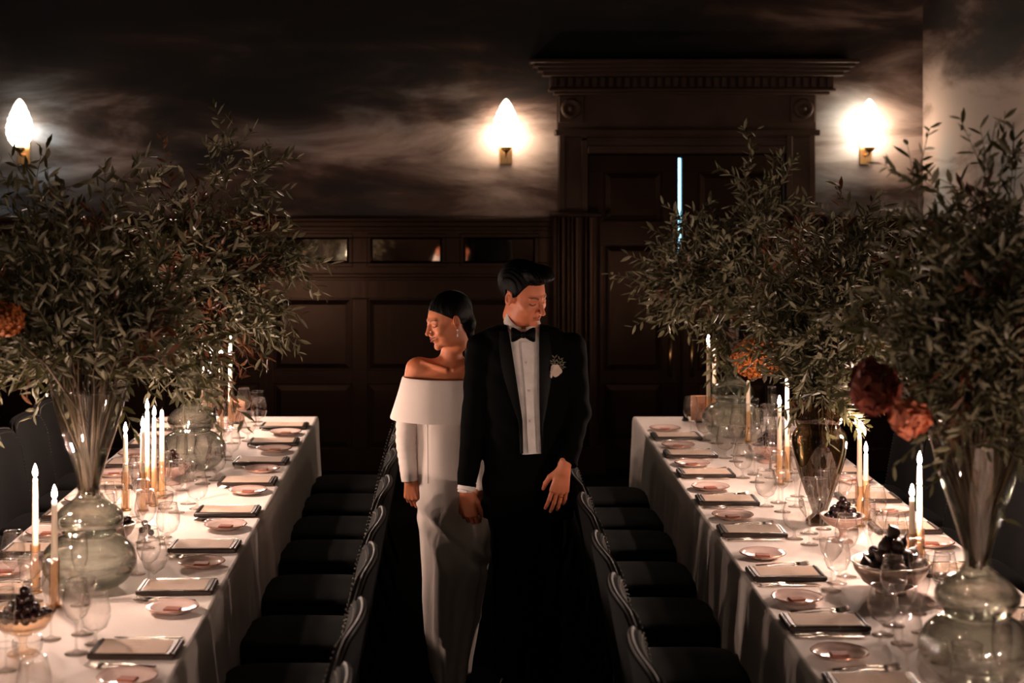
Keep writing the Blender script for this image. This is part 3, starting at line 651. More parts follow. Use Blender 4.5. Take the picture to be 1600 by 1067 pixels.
# ------------------------------------------------------------------ centrepieces: vases
def vase(x, Y, label, nm='glass_vase', kind='gourd'):
    r_ = empty(nm, (x, Y, ZT)); tag(r_, label, 'vase', 'tall glass vases of olive branches')
    if kind == 'gourd':
        key = [(.075, 0), (.12, .02), (.152, .06), (.160, .095), (.150, .13), (.115, .165), (.085, .180), (.100, .20), (.115, .225), (.112, .25), (.09, .275), (.055, .30), (.038, .325), (.040, .36), (.062, .44), (.088, .52), (.112, .60), (.130, .68)]
    else:
        key = [(.055, 0), (.055, .01), (.035, .03), (.032, .05), (.060, .13), (.090, .22), (.108, .30), (.108, .35), (.085, .385), (.080, .39), (.098, .41), (.108, .435), (.09, .46), (.062, .48), (.060, .49), (.075, .505)]
    pr = []
    for k in range(len(key) - 1):                                   # Catmull-Rom through the key profile
        p0, p1, p2, p3 = key[max(k - 1, 0)], key[k], key[k + 1], key[min(k + 2, len(key) - 1)]
        for j in range(4):
            t = j / 4
            pr.append(tuple(.5 * (2 * p1[i] + (p2[i] - p0[i]) * t + (2 * p0[i] - 5 * p1[i] + 4 * p2[i] - p3[i]) * t * t + (3 * p1[i] - p0[i] - 3 * p2[i] + p3[i]) * t ** 3) for i in (0, 1)))
    pr.append(key[-1])
    inner = [(max(r - .004, .001), z + (.006 if z < .02 else 0)) for r, z in pr][::-1]
    mt = M['vglass'] if kind == 'gourd' else M['smoke']
    MB().lathe([(0, 0)] + pr + inner + [(0, .007)], 48, close=False).build('vessel', mt, r_)
    lvl = .47 if kind == 'gourd' else .37
    wp = [(max(r - .0055, .001), max(z, .0085)) for r, z in pr if z <= lvl]
    MB().lathe([(0, .0085)] + wp + [(0, wp[-1][1])], 40, close=False).build('water', M['water'], r_)
    rr, zz = key[-1]; MB().tube([(rr * math.cos(a), rr * math.sin(a), zz) for a in [2 * PI * k / 40 for k in range(41)]], .0035, 6, cap=False).build('rim', M['vglass'], r_)
    return r_
VL1 = (-1.255, 5.43); VL2 = (-1.255, 7.53); VR1 = (1.445, 4.46); VR2 = (1.445, 6.41); VR3 = (1.445, 8.45)
vase(*VL1, 'large clear double gourd glass vase of branches at the near end of the left table')
vase(*VL2, 'clear double gourd glass vase further back on the left table, beyond the taper cluster')
vase(*VR1, 'large clear double gourd glass vase in the near right corner, water in its bulb')
vase(*VR2, 'smoky shouldered glass vase of branches behind the grapes on the right table', kind='urn')
vase(*VR3, 'clear double gourd glass vase at the far end of the right table by the sign')
for v_, r_ in ((VL1, .165), (VL2, .165), (VR1, .165), (VR2, .06), (VR3, .165)): OBST.append((*v_, r_))

# ------------------------------------------------------------------ tapers
def candle(xp, yb, h, label, lit=True, group='ivory taper candles'):
    p = T(xp, yb); hold = .16
    r_ = empty('taper_candle', p); tag(r_, label, 'candle', group)
    m = MB(); hh = h - .0; a = random.uniform(-.006, .006)
    m.lathe([(0, .008), (.0115, .008), (.0115, .02), (.0108, hh * .6), (.0092, hh * .94), (.0075, hh - .004), (.003, hh)], 14, close=False)
    m.build('wax_stick', M['wax'], r_)
    MB().tube([(0, 0, hh - .002), (.001, 0, hh + .008)], .0012, 5).build('wick', M['wick'], r_)
    if lit: MB().lathe([(0, hh + .002), (.0055, hh + .006), (.0086, hh + .014), (.0070, hh + .024), (.0034, hh + .036), (0, hh + .046)], 7, close=False).build('flame', M['flame'], r_)
    h2 = empty('candle_holder', p); tag(h2, 'amber tube around the ' + label.replace('unlit ivory', '').replace('lit ivory', '').replace('  ', ' ').strip(), 'candle holder', 'amber tube candle holders')
    MB().lathe([(0, 0), (.024, 0), (.024, .004), (.018, .0075), (0, .0078)], 20, close=False).build('base', M['brass'], h2)
    MB().lathe([(.0175, .006), (.0175, hold), (.0155, hold), (.0155, .0078)], 16, close=False).build('tube', M['amber'], h2)
    OBST.append((p.x, p.y, .026)); return r_
CND = [(55, 925, .385, 'lit ivory taper nearest the camera on the left table, tallest of front pair', 1),
       (85, 948, .35, 'lit ivory taper, shorter right one of the front pair on the left table', 1),
       (196, 797, .32, 'lit ivory taper, leftmost and shortest of the five in the left table cluster', 1),
       (223, 798, .345, 'lit ivory taper, second from left of the five in the left table cluster', 1),
       (230, 786, .395, 'lit ivory taper, tallest flame amid the five in the left table cluster', 1),
       (241, 790, .375, 'lit ivory taper, fourth from left of the five in the left table cluster', 1),
       (253, 778, .38, 'unlit ivory taper, rightmost of the five in the left table cluster', 0),
       (316, 668, .30, 'lit ivory taper, leftmost of four at the far end of the left table', 1),
       (328, 665, .36, 'lit ivory taper, second from left at the far end of the left table', 1),
       (345, 671, .40, 'lit ivory taper, third from left at the far end of the left table', 1),
       (360, 667, .46, 'lit ivory taper, tallest of four at the far end of the left table', 1),
       (1107, 664, .45, 'lit ivory taper right behind the terracotta sign on the right table', 1),
       (1116, 658, .41, 'unlit ivory taper just right of the sign on the right table', 0),
       (1169, 691, .32, 'unlit ivory taper below the orange blossoms on the right table', 0),
       (1218, 757, .355, 'lit ivory taper, shorter of the pair left of the smoky vase', 1),
       (1230, 752, .435, 'lit ivory taper, taller of the pair left of the smoky vase', 1),
       (1343, 822, .365, 'lit ivory taper, taller of the pair behind the fig bowl', 1),
       (1353, 812, .27, 'lit ivory taper, shorter of the pair behind the fig bowl', 1),
       (1425, 905, .285, 'lit ivory taper, shorter of the pair beside the nearest right vase', 1),
       (1437, 897, .385, 'lit ivory taper, taller of the pair beside the nearest right vase', 1)]
for c in CND: candle(*c[:4], lit=bool(c[4]))
# tapers the glass and leaves show only by their glints, beyond the lower picture edge
for (x_, y_, h_, l_) in ((-1.30, 4.05, .36, 'lit ivory taper on the left table just below the frame'), (-1.22, 3.6, .3, 'shorter lit ivory taper on the left table, nearest the camera of all'),
                         (1.50, 3.62, .36, 'lit ivory taper on the right table just below the frame'), (1.40, 3.45, .3, 'shorter lit ivory taper on the right table, below the frame')):
    s = F / y_; candle(VX + x_ * s, VY + (CZ - ZT) * s, h_, l_)

# ------------------------------------------------------------------ bowls and fruit
def bowl(p, r, h, foot, m, label, nm='fruit_bowl', metal=False):
    r_ = empty(nm, p); tag(r_, label, 'bowl', 'bowls of fruit')
    fz = foot
    pr = [(0, fz + .004), (r * .35, fz), (r * .72, fz + (h - fz) * .28), (r * .93, fz + (h - fz) * .68), (r, h), (r - .005, h + .001), (r * .9, fz + (h - fz) * .68), (r * .68, fz + (h - fz) * .32), (0, fz + .010)]
    MB().lathe(pr, 36, close=False).build('basin', m, r_)
    if foot > .02: MB().lathe([(0, 0), (r * .5, 0), (r * .48, .006), (r * .16, .016), (.010, fz * .5), (.014, fz * .8), (r * .3, fz + .004)], 24, close=False).build('foot', m, r_)
    else: MB().lathe([(0, 0), (r * .4, 0), (r * .4, fz + .004), (0, fz + .006)], 24, close=False).build('foot_ring', m, r_)
    MB().tube([(r * math.cos(a), r * math.sin(a), h) for a in [2 * PI * k / 36 for k in range(37)]], .0035, 6, cap=False).build('lip', M['silver'] if metal else m, r_)
    OBST.append((p[0], p[1], r + .01)); return r_
GRAPE = MB().ball((0, 0, 0), .0125, 12, 9, (1, 1, 1.1)).mesh('grape', M['grape'])
def figmesh():
    b = MB(); b.lathe([(0, -.026), (.012, -.024), (.022, -.014), (.0245, -.002), (.020, .012), (.010, .024), (.004, .032), (.0035, .040), (0, .041)], 14, close=False, rib=lambda a, z: 1 + .02 * math.sin(a * 9)); return b.mesh('fig', M['fig'])
FIG = figmesh()
def piece(nm, me, loc, sc_, parent=None):
    o = obj(nm, me, parent); o.location = loc; o.scale = (sc_,) * 3; o.rotation_euler = (random.uniform(-1.2, 1.2), random.uniform(-1.2, 1.2), random.uniform(0, 6)); return o
def heap_pts(r, z0, n, rad):
    """stacked layers, a little jittered: (x, y, z, layer, row)"""
    pts = []; lay = 0; z = z0
    while len(pts) < n and lay < 6:
        R_ = r * (1 - lay * .24) - rad * .2; st_ = rad * 2.02; rows = int(2 * R_ / (st_ * .87)) + 1
        for j in range(rows):
            yy = -R_ + rad + j * st_ * .87 + (lay % 2) * rad * .5; xx = -R_ + rad + (j % 2) * rad + (lay % 2) * rad * .6
            while xx < R_:
                if math.hypot(xx, yy) < R_ - rad * .4: pts.append((xx + random.uniform(-.1, .1) * rad, yy + random.uniform(-.1, .1) * rad, z + random.uniform(-.15, .15) * rad, lay, j))
                xx += st_
        z += rad * 1.5; lay += 1
    return pts[:n]
def bunch(c, r, z0, n, rad, label):
    b = empty('grape_bunch', c); tag(b, label, 'grapes', 'bunches of dark grapes')
    P_ = heap_pts(r, z0, n, rad)
    for p in P_: piece('grape', GRAPE, p[:3], rad / .0125, b)
    t = max(P_, key=lambda p: p[2]); MB().tube([(0, 0, z0), (t[0] * .5, t[1] * .5, (z0 + t[2]) / 2), (t[0] + .004, t[1], t[2] + rad * 1.3)], .0016, 5).build('grape_stalk', M['stem'], b)
def figs(c, r, z0, n, rad):
    P_ = heap_pts(r, z0, n, rad); ln = ['bottom', 'middle', 'upper', 'top', 'topmost']; rn = ['front', 'second', 'third', 'fourth', 'fifth', 'sixth', 'seventh']; cn = ['leftmost', 'second from left', 'third from left', 'fourth from left', 'fifth from left', 'sixth from left', 'seventh from left']
    seen = {}
    for p in sorted(P_, key=lambda p: (p[3], p[4], p[0])):
        k = (p[3], p[4]); rows_ = sorted(set(q[4] for q in P_ if q[3] == p[3])); i = seen.get(k, 0); seen[k] = i + 1
        o = piece('fig', FIG, (c[0] + p[0], c[1] + p[1], c[2] + p[2]), rad / .0245); tag(o, f'dusky fig in the pewter bowl, {ln[p[3]]} layer, {rn[rows_.index(p[4])]} row, {cn[i]}', 'fig', 'figs in the pewter bowl')
b1 = T(36, 1022); bowl(b1, .092, .125, .06, M['amber'], 'footed pale amber glass compote heaped with dark fruit at lower left'); bunch(b1, .080, .118, 46, .0145, 'heap of plump near-black grapes in the footed glass compote at lower left')
b2 = T(190, 843); bowl(b2, .052, .062, .01, M['bowlmetal'], 'small brown metal bowl beside the near left vase', metal=True); bunch(b2, .046, .058, 14, .012, 'few dark grapes in the small brown bowl beside the near left vase')
b3 = T(268, 756); bowl(b3, .078, .085, .035, M['bowlpink'], 'footed pink bowl of dark grapes right of the five candle cluster'); bunch(b3, .07, .082, 36, .0135, 'dark grapes in the pink bowl right of the left table candle cluster')
b4 = T(1199, 722); bowl(b4, .085, .085, .035, M['bowlpink'], 'footed pink bowl of dark grapes left of the smoky vase'); bunch(b4, .078, .082, 40, .0135, 'dark grapes in the pink bowl left of the smoky vase')
b5 = T(1316, 846); bowl(b5, .082, .10, .055, M['bowlpink'], 'footed pink compote of dark grapes right of the smoky vase'); bunch(b5, .075, .098, 40, .0140, 'dark grapes in the footed pink compote right of the smoky vase')
b6 = T(1392, 926); bowl(b6, .128, .105, .012, M['bowlmetal'], 'wide silver-rimmed pewter bowl full of dusky figs on the right table', metal=True); figs(b6, .112, .098, 34, .0225)
for (x_, y_, d_) in ((222, 833, 'leftmost'), (231, 829, 'middle'), (226, 822, 'farthest'), (236, 837, 'rightmost')):
    q = T(x_, y_); tag(piece('grape', GRAPE, (q.x, q.y, ZT + .0125), 1.0), f'loose dark grape on the cloth by the small brown bowl, {d_} of four', 'grape', 'loose grapes on the left table')
OBST.append((T(228, 830).x, T(228, 830).y, .04))

# ------------------------------------------------------------------ table signs
def sign(xp, yb, w_, h_, m, label, emblem=True, rz=0):
    p = T(xp, yb); r_ = empty('table_sign', p, rz); tag(r_, label, 'sign', 'small signs on the tables')
    MB().box(-w_ / 2, w_ / 2, -.005, .005, .012, h_, .002).build('board', m, r_, auto=30)
    MB().box(-w_ * .3, w_ * .3, -.02, .02, 0, .014, .003).build('stand', M['leather'], r_, auto=30)
    if emblem:
        e = MB(); c = h_ * .55
        e.tube([(0, -.0055, c - .028), (0, -.0055, c + .03)], .0012, 4)
        for k, zz in enumerate((-.018, -.006, .006, .018)):
            for sg in (-1, 1): e.tube([(0, -.0055, c + zz), (sg * .012, -.0055, c + zz + .006), (sg * .016, -.0055, c + zz + .014)], .0012, 4)
        e.build('printed_sprig', M['choc'], r_)
    OBST.append((p.x, p.y, .06))
M['peachcard'] = mat('terracotta_card', (.62, .31, .19), .7); M['whitecard'] = mat('white_card', (.8, .72, .66), .7)
sign(1096, 660, .118, .150, M['peachcard'], 'square terracotta sign with a faint sprig at the far end of the right table')
sign(1151, 668, .085, .125, M['whitecard'], 'small plain white card standing in the glasses right of the terracotta sign', False, .1)
sign(372, 662, .075, .14, M['peachcard'], 'small terracotta sign behind the glasses at the far end of the left table', False, -.1)
p = T(1071, 657); bx = empty('candle_snuffer', p); tag(bx, 'small black cone snuffer left of the terracotta sign on the right table', 'snuffer')
MB().lathe([(.020, 0), (.021, .002), (.012, .022), (.004, .038), (0, .041)], 20, close=True).build('cone', M['shoe'], bx); MB().ball((0, 0, .044), .005, 8, 6).build('knob', M['shoe'], bx)

for i, y in enumerate(YSL):
    sp = min(1, (YSL[i - 1] - y if i else .5) / .6, (y - YSL[i + 1] if i < 8 else .6) / .6)
    setting(-1, TL[1], y, sp, i, 'aisle', 'left'); setting(1, TL[0], y - .05, sp, i, 'wall', 'left')
for i, y in enumerate(YSR):
    sp = min(1, (YSR[i - 1] - y if i else .5) / .6, (y - YSR[i + 1] if i < 8 else .6) / .6)
    setting(1, TR[0], y, sp, i, 'aisle', 'right'); setting(-1, TR[1], y + .05, sp, i, 'wall', 'right')

# ------------------------------------------------------------------ olive branch arrangements
LEAFV = np.array([(0, 0, 0), (.25, .42, .05), (.62, .48, .03), (1, 0, -.06), (.62, -.48, .03), (.25, -.42, .05), (.3, 0, -.06), (.65, 0, -.09)], float)
LEAFF = [(0, 6, 1), (1, 6, 7, 2), (2, 7, 3), (0, 5, 6), (5, 4, 7, 6), (4, 3, 7)]
_lm = {}
def leafmesh(mt):
    if mt not in _lm:
        m = MB(); m.add([(x, y * .28, z * .6) for x, y, z in LEAFV], LEAFF); _lm[mt] = m.mesh('leaf', M[mt], False)
    return _lm[mt]
RNG = np.random.RandomState(11)
def rv(): v = Vector(RNG.normal(size=3)); return v.normalized()
def arrangement(base, mouth_z, rmouth, n, label, aims, rust=.08, leafL=.056, foot_z=.36, neck_r=.03):
    """base (x,y): vase axis. aims: list of (target point, weight, spread)"""
    root = empty('olive_branches', (base[0], base[1], ZT)); tag(root, label, 'foliage', 'olive branch arrangements')
    O = Vector((base[0], base[1], ZT)); leaves = []; tw = MB()
    ws = np.array([a[1] for a in aims], float); ws /= ws.sum()
    for k in range(n):
        a = aims[RNG.choice(len(aims), p=ws)]; tgt = a[0] + Vector(RNG.normal(size=3)) * a[2]
        an = RNG.uniform(0, 2 * PI); rr = rmouth * math.sqrt(RNG.uniform(.1, 1)) * .9
        dirxy = Vector((tgt.x - O.x, tgt.y - O.y, 0)); 
        m0 = O + Vector((math.cos(an) * rr, math.sin(an) * rr, mouth_z)); 
        if dirxy.length > .05: m0 = O + (dirxy.normalized() * rr * .8 + Vector((math.cos(an), math.sin(an), 0)) * rr * .4) + Vector((0, 0, mouth_z))
        b0 = O + Vector((math.cos(an + 2.6) * neck_r * .6, math.sin(an + 2.6) * neck_r * .6, foot_z + RNG.uniform(-.05, .02)))
        L = (tgt - m0).length; d0 = ((m0 - b0).normalized() * .6 + Vector((0, 0, .5)) + (tgt - m0).normalized() * .5).normalized()
        c1 = m0 + d0 * L * .42; pts = [b0, b0.lerp(m0, .5), m0]
        for t in [j / 7 for j in range(1, 8)]:
            pts.append(m0 * (1 - t) ** 2 + c1 * 2 * t * (1 - t) + tgt * t * t + Vector(RNG.normal(size=3)) * .008)
        rad = [.0042, .0042, .0038] + [.0034 * (1 - t * .75) for t in [j / 7 for j in range(1, 8)]]
        stem = MB().tube([p - O for p in pts], rad, 5).build('branch', M['stem'], root)
        kind = 'rust' if RNG.rand() < rust else 'leaf'
        def put_leaves(path, nl, sc_):
            nseg = len(path) - 1; rot = RNG.uniform(0, 6)
            for q in range(nl):
                t = (q + .5) / nl * nseg; i = min(int(t), nseg - 1); p = path[i].lerp(path[i + 1], t - i); d = (path[i + 1] - path[i]).normalized()
                rot += 2.4 if q % 2 else PI
                o = d.orthogonal().normalized(); o.rotate(Matrix.Rotation(rot, 3, d)); ld = (d * .75 + o * .75 + Vector((0, 0, -.08)) + rv() * .22).normalized()
                leaves.append((p, ld, rv() + Vector((0, 0, .8)), leafL * 1.1 * sc_ * RNG.uniform(.6, 1.25), kind))
        main = pts[3:]
        put_leaves(main, 22, 1)
        for q in range(6):
            i = RNG.randint(1, len(main) - 1); p = main[i]; d = (main[i] - main[i - 1]).normalized()
            dd = (d * .6 + rv() * .75 + Vector((0, 0, .05))).normalized(); l_ = RNG.uniform(.14, .30); drop = Vector((0, 0, -RNG.uniform(0, .05)))
            tp = [p, p + dd * l_ * .35, p + dd * l_ * .7 + drop * .4, p + dd * l_ + drop]
            tw.tube([x - O for x in tp], [.0017, .0014, .0011, .0007], 4)
            put_leaves(tp, 12, .92)
    tw.build('twigs', M['twig'], root)['kind'] = 'stuff'
    # separate leaves: those that show largest
    camp = Vector((0, 0, CZ)); sc_ = []
    for i, (p, ld, up, l_, kd) in enumerate(leaves):
        vd = (p - camp).normalized(); sc_.append(((p - camp).dot(vd) - .8 * l_ * 10 * ld.cross(vd).length, i))
    top = set(i for _, i in sorted(sc_)[:300]); acc = {'leaf': [], 'rust': []}
    for i, (p, ld, up, l_, kd) in enumerate(leaves):
        y = up.cross(ld); y = y.normalized() if y.length > 1e-5 else ld.orthogonal().normalized(); z = ld.cross(y)
        if i in top:
            mt = Matrix(((ld.x, y.x, z.x, 0), (ld.y, y.y, z.y, 0), (ld.z, y.z, z.z, 0), (0, 0, 0, 1)))
            o = obj('leaf', leafmesh(kd), root); q = p - O
            o.location = q; o.rotation_euler = mt.to_euler(); o.scale = (l_, l_, l_)
        else:
            A = np.array((ld, y * .28, z * .6)) * l_; acc[kd].append(LEAFV @ A + np.array(p - O))
    for kd, lst in acc.items():
        if not lst: continue
        V = np.concatenate(lst); nL = len(lst); fc = []
        for j in range(nL): fc += [tuple(8 * j + a for a in f) for f in LEAFF]
        me = bpy.data.meshes.new('foliage'); me.from_pydata(V.tolist(), [], fc); me.materials.append(M[kd]); o = obj('foliage', me, root); o['kind'] = 'stuff'
    return root
def aims(Yc, lst):
    return [(P(x, y, Yc + dy), w_, s_) for x, y, dy, w_, s_ in lst]
arrangement(VL1, .68, .12, 58, 'nearest spray of olive branches, filling the left edge of the picture above its vase',
    aims(5.43, [(60, 330, 0, 3, .10), (-40, 420, 0, 3, .10), (150, 330, 0, 3, .09), (230, 380, .1, 3, .09), (10, 520, -.1, 2.5, .08), (230, 520, -.1, 3, .07), (100, 480, -.25, 3, .10), (150, 420, .2, 3, .10), (330, 560, 0, 1.5, .05), (300, 450, 0, 2, .08), (90, 260, 0, 1.2, .05), (-20, 600, 0, 1.2, .05)]), rust=.07)
arrangement(VL2, .68, .12, 60, 'tall olive branch spray behind, reaching up and right towards the woman on the left table',
    aims(7.53, [(350, 195, 0, 1.6, .04), (425, 235, 0, 1.6, .03), (300, 280, 0, 3, .08), (250, 330, 0, 3, .09), (370, 340, 0, 3, .08), (440, 400, 0, 2.2, .07), (480, 490, 0, 1.0, .03), (500, 400, 0, .8, .04), (400, 500, -.1, 2.2, .07), (300, 430, -.2, 3, .09), (325, 610, -.15, 2.6, .06), (280, 620, -.2, 1.2, .04), (250, 560, -.1, 2, .06), (200, 250, 0, 1.6, .07), (380, 570, 0, 1.3, .04)]), rust=.10, leafL=.06)
arrangement(VR1, .68, .12, 60, 'nearest spray of olive branches, filling the right edge of the picture above its vase',
    aims(4.46, [(1500, 330, 0, 3, .07), (1412, 205, 0, .8, .015), (1565, 185, 0, 1.3, .03), (1430, 430, 0, 3, .07), (1620, 400, 0, 3, .10), (1380, 520, 0, 2.2, .05), (1500, 500, -.15, 3, .08), (1600, 560, 0, 3, .08), (1440, 590, .05, 1.5, .04), (1560, 420, .1, 3, .08), (1540, 620, 0, 1.5, .05), (1450, 740, -.1, .25, .01)]), rust=.07, leafL=.052)
arrangement(VR2, .50, .065, 66, 'middle olive branch spray on the right table, rising from the smoky vase',
    aims(6.41, [(1300, 380, 0, 3, .09), (1220, 430, 0, 3, .08), (1380, 420, 0, 3, .09), (1290, 500, -.15, 3, .09), (1200, 520, 0, 2, .06), (1370, 540, 0, 3, .07), (1340, 340, .1, 1.5, .06), (1290, 590, -.1, 1.5, .04), (1300, 628, -.05, .5, .015), (1420, 480, 0, 2, .07)]), rust=.08, leafL=.054, foot_z=.06, neck_r=.02)
arrangement(VR3, .68, .12, 66, 'farthest olive branch spray on the right table, in front of the double door',
    aims(8.45, [(1172, 200, 0, 1.5, .03), (1180, 300, 0, 2.4, .07), (1090, 360, 0, 3, .08), (1030, 380, 0, 2.2, .06), (1000, 430, 0, 1.1, .03), (1050, 460, 0, 2.5, .06), (1130, 440, -.2, 3.2, .09), (1200, 400, 0, 3, .10), (1070, 520, 0, 1.6, .04), (1130, 580, -.05, 1.2, .04), (1260, 340, 0, 2.5, .07), (1230, 480, -.1, 2.5, .08), (1240, 250, 0, .7, .03)]), rust=.09, leafL=.058)

# ------------------------------------------------------------------ blossoms
def bloom(c, r, m, label, n=90, pet=.022, stem_to=None, flat=.8, group='blossoms among the olive branches'):
    root = empty('blossom', c); tag(root, label, 'flower', group)
    ms = MB()
    for k in range(n):
        z = 1 - 2 * (k + .5) / n; a = k * 2.39996; q = math.sqrt(1 - z * z); d = Vector((q * math.cos(a), q * math.sin(a), z)); 
        lump = 1 + .16 * math.sin(3 * a + 2) * q + random.uniform(-.1, .1)
        c_ = Vector((d.x * r * lump, d.y * r * lump, d.z * r * flat * lump)); u = (d.orthogonal()).normalized(); u.rotate(Matrix.Rotation(random.uniform(0, 6), 3, d)); v = d.cross(u)
        p_ = pet * random.uniform(.7, 1.2)
        ms.add([c_ - d * p_, c_ + u * p_ * .9 + d * .1 * p_, c_ + (u + v) * p_ * .6 + d * .6 * p_, c_ + v * p_ * .9 + d * .2 * p_, c_ - u * p_ * .8 + v * .2 * p_ + d * .3 * p_, c_ - v * p_ * .8 + d * .4 * p_], [(0, 1, 2, 3), (0, 3, 4), (0, 4, 5), (0, 5, 1), (5, 4, 3, 2)])
    ms.build('petals', m, root, False)['kind'] = 'stuff'
    MB().ball((0, 0, 0), r * .72, 16, 10, (1, 1, flat)).build('heart', m, root)
    if stem_to is not None:
        e = Vector(stem_to) - Vector(c); MB().tube([(0, 0, -r * .3), e * .5 + Vector((0, 0, .03)), e], .0035, 6).build('stem', M['stem'], root)
bloom(P(1177, 560, 7.95), .112, M['orange'], 'large orange blossom head under the branches near the far right candles', 260, .014, (VR3[0], VR3[1], ZT + .5))
bloom(P(2, 500, 5.1), .062, M['orange'], 'orange blossom at the left picture edge among the olive leaves', 120, .014, (VL1[0], VL1[1], ZT + .55))
bloom(P(1364, 606, 4.3), .052, M['red'], 'dark red ragged blossom left of the near right vase', 110, .026, (VR1[0], VR1[1], ZT + .6), 1.1)
bloom(P(1419, 654, 4.15), .036, M['peach'], 'coral red blossom, the lower and brighter one left of the near right vase', 80, .024, (VR1[0], VR1[1], ZT + .58), .95)
bloom(P(410, 345, 7.5), .05, M['rust'], 'small rust coloured dried blossom high in the branches on the left', 90, .014, None)
# ------------------------------------------------------------------ people: signed-distance sculpting, polygonised with surface nets
def iso(f, lo, hi, h, B=14):
    lo = np.array(lo, np.float32); n = np.ceil((np.array(hi) - lo) / h).astype(int) + 1
    n = ((n + B - 1) // B) * B; ax = [lo[i] + h * np.arange(n[i], dtype=np.float32) for i in range(3)]
    nb = n // B; C = np.meshgrid(*[lo[i] + h * (np.arange(nb[i], dtype=np.float32) * B + (B - 1) / 2) for i in range(3)], indexing='ij')
    Dc = f(*C); D = np.repeat(np.repeat(np.repeat(Dc, B, 0), B, 1), B, 2).astype(np.float32)
    for i, j, k in np.argwhere(np.abs(Dc) < B * h * .87 * 1.7):            # only blocks near the surface are sampled finely
        a, b, c = i * B, j * B, k * B; X_, Y_, Z_ = np.meshgrid(ax[0][a:a + B], ax[1][b:b + B], ax[2][c:c + B], indexing='ij'); D[a:a + B, b:b + B, c:c + B] = f(X_, Y_, Z_)
    I = D < 0
    c = np.zeros(n - 1, np.int8)
    for a in (0, 1):
        for b in (0, 1):
            for d in (0, 1): c += I[a:n[0] - 1 + a, b:n[1] - 1 + b, d:n[2] - 1 + d]
    act = (c > 0) & (c < 8); idx = -np.ones(act.shape, np.int64); q = np.argwhere(act); idx[act] = np.arange(len(q))
    p = (lo + (q + .5) * h).astype(np.float32); e = h * .25; c0 = p.copy()
    for _ in range(4):
        x, y, z = p.T; d = f(x, y, z); g = np.stack([f(x + e, y, z) - f(x - e, y, z), f(x, y + e, z) - f(x, y - e, z), f(x, y, z + e) - f(x, y, z - e)], 1) / (2 * e)
        st_ = g * (d / np.maximum((g * g).sum(1), .2))[:, None]; p = p - np.clip(st_, -h, h); p = c0 + np.clip(p - c0, -h * .75, h * .75)
    F_ = []
    for a in range(3):
        b, d = (a + 1) % 3, (a + 2) % 3
        s0 = [slice(None)] * 3; s1 = [slice(None)] * 3; s0[a] = slice(0, -1); s1[a] = slice(1, None)
        ch = I[tuple(s0)] != I[tuple(s1)]; w_ = np.argwhere(ch); w_ = w_[(w_[:, b] > 0) & (w_[:, d] > 0) & (w_[:, b] < n[b] - 1) & (w_[:, d] < n[d] - 1)]
        fl_ = I[tuple(s0)][tuple(w_.T)]
        def g_(db, dd): v = w_.copy(); v[:, b] -= db; v[:, d] -= dd; return idx[tuple(v.T)]
        Q = np.stack([g_(1, 1), g_(0, 1), g_(0, 0), g_(1, 0)], 1); Q[~fl_] = Q[~fl_][:, ::-1]; F_.append(Q)
    Q = np.concatenate(F_); Q = Q[(Q >= 0).all(1)]
    return p, Q
def mesh_np(name, parts, m, attrs=None):
    V = np.concatenate([a for a, _ in parts]); o = 0; Fs = []
    for a, b in parts: Fs.append(b + o); o += len(a)
    Fa = np.concatenate(Fs); me = bpy.data.meshes.new(name); me.vertices.add(len(V)); me.vertices.foreach_set('co', V.astype(np.float32).ravel())
    me.loops.add(Fa.size); me.loops.foreach_set('vertex_index', Fa.ravel().astype(np.int32)); me.polygons.add(len(Fa)); me.polygons.foreach_set('loop_start', np.arange(0, Fa.size, 4, dtype=np.int32))
    me.update(calc_edges=True); me.validate(); me.materials.append(m); me.shade_smooth()
    for k, v in (attrs or {}).items():
        at = me.attributes.new(k, 'FLOAT', 'POINT'); at.data.foreach_set('value', v(V).astype(np.float32))
    return me
def smin(a, b, k): h = np.clip(.5 + .5 * (b - a) / k, 0, 1); return b * (1 - h) + a * h - k * h * (1 - h)
def smax(a, b, k): return -smin(-a, -b, k)
def ell(p, c, r):
    a = [(p[i] - c[i]) for i in range(3)]; k0 = np.sqrt(sum((a[i] / r[i]) ** 2 for i in range(3))); k1 = np.sqrt(sum((a[i] / r[i] ** 2) ** 2 for i in range(3))) + 1e-6
    return k0 * (k0 - 1) / k1
def cap(p, a, b, ra, rb):
    ba = [b[i] - a[i] for i in range(3)]; L = sum(x * x for x in ba) + 1e-9; t = np.clip(sum((p[i] - a[i]) * ba[i] for i in range(3)) / L, 0, 1)
    return np.sqrt(sum((p[i] - a[i] - t * ba[i]) ** 2 for i in range(3))) - (ra + (rb - ra) * t)
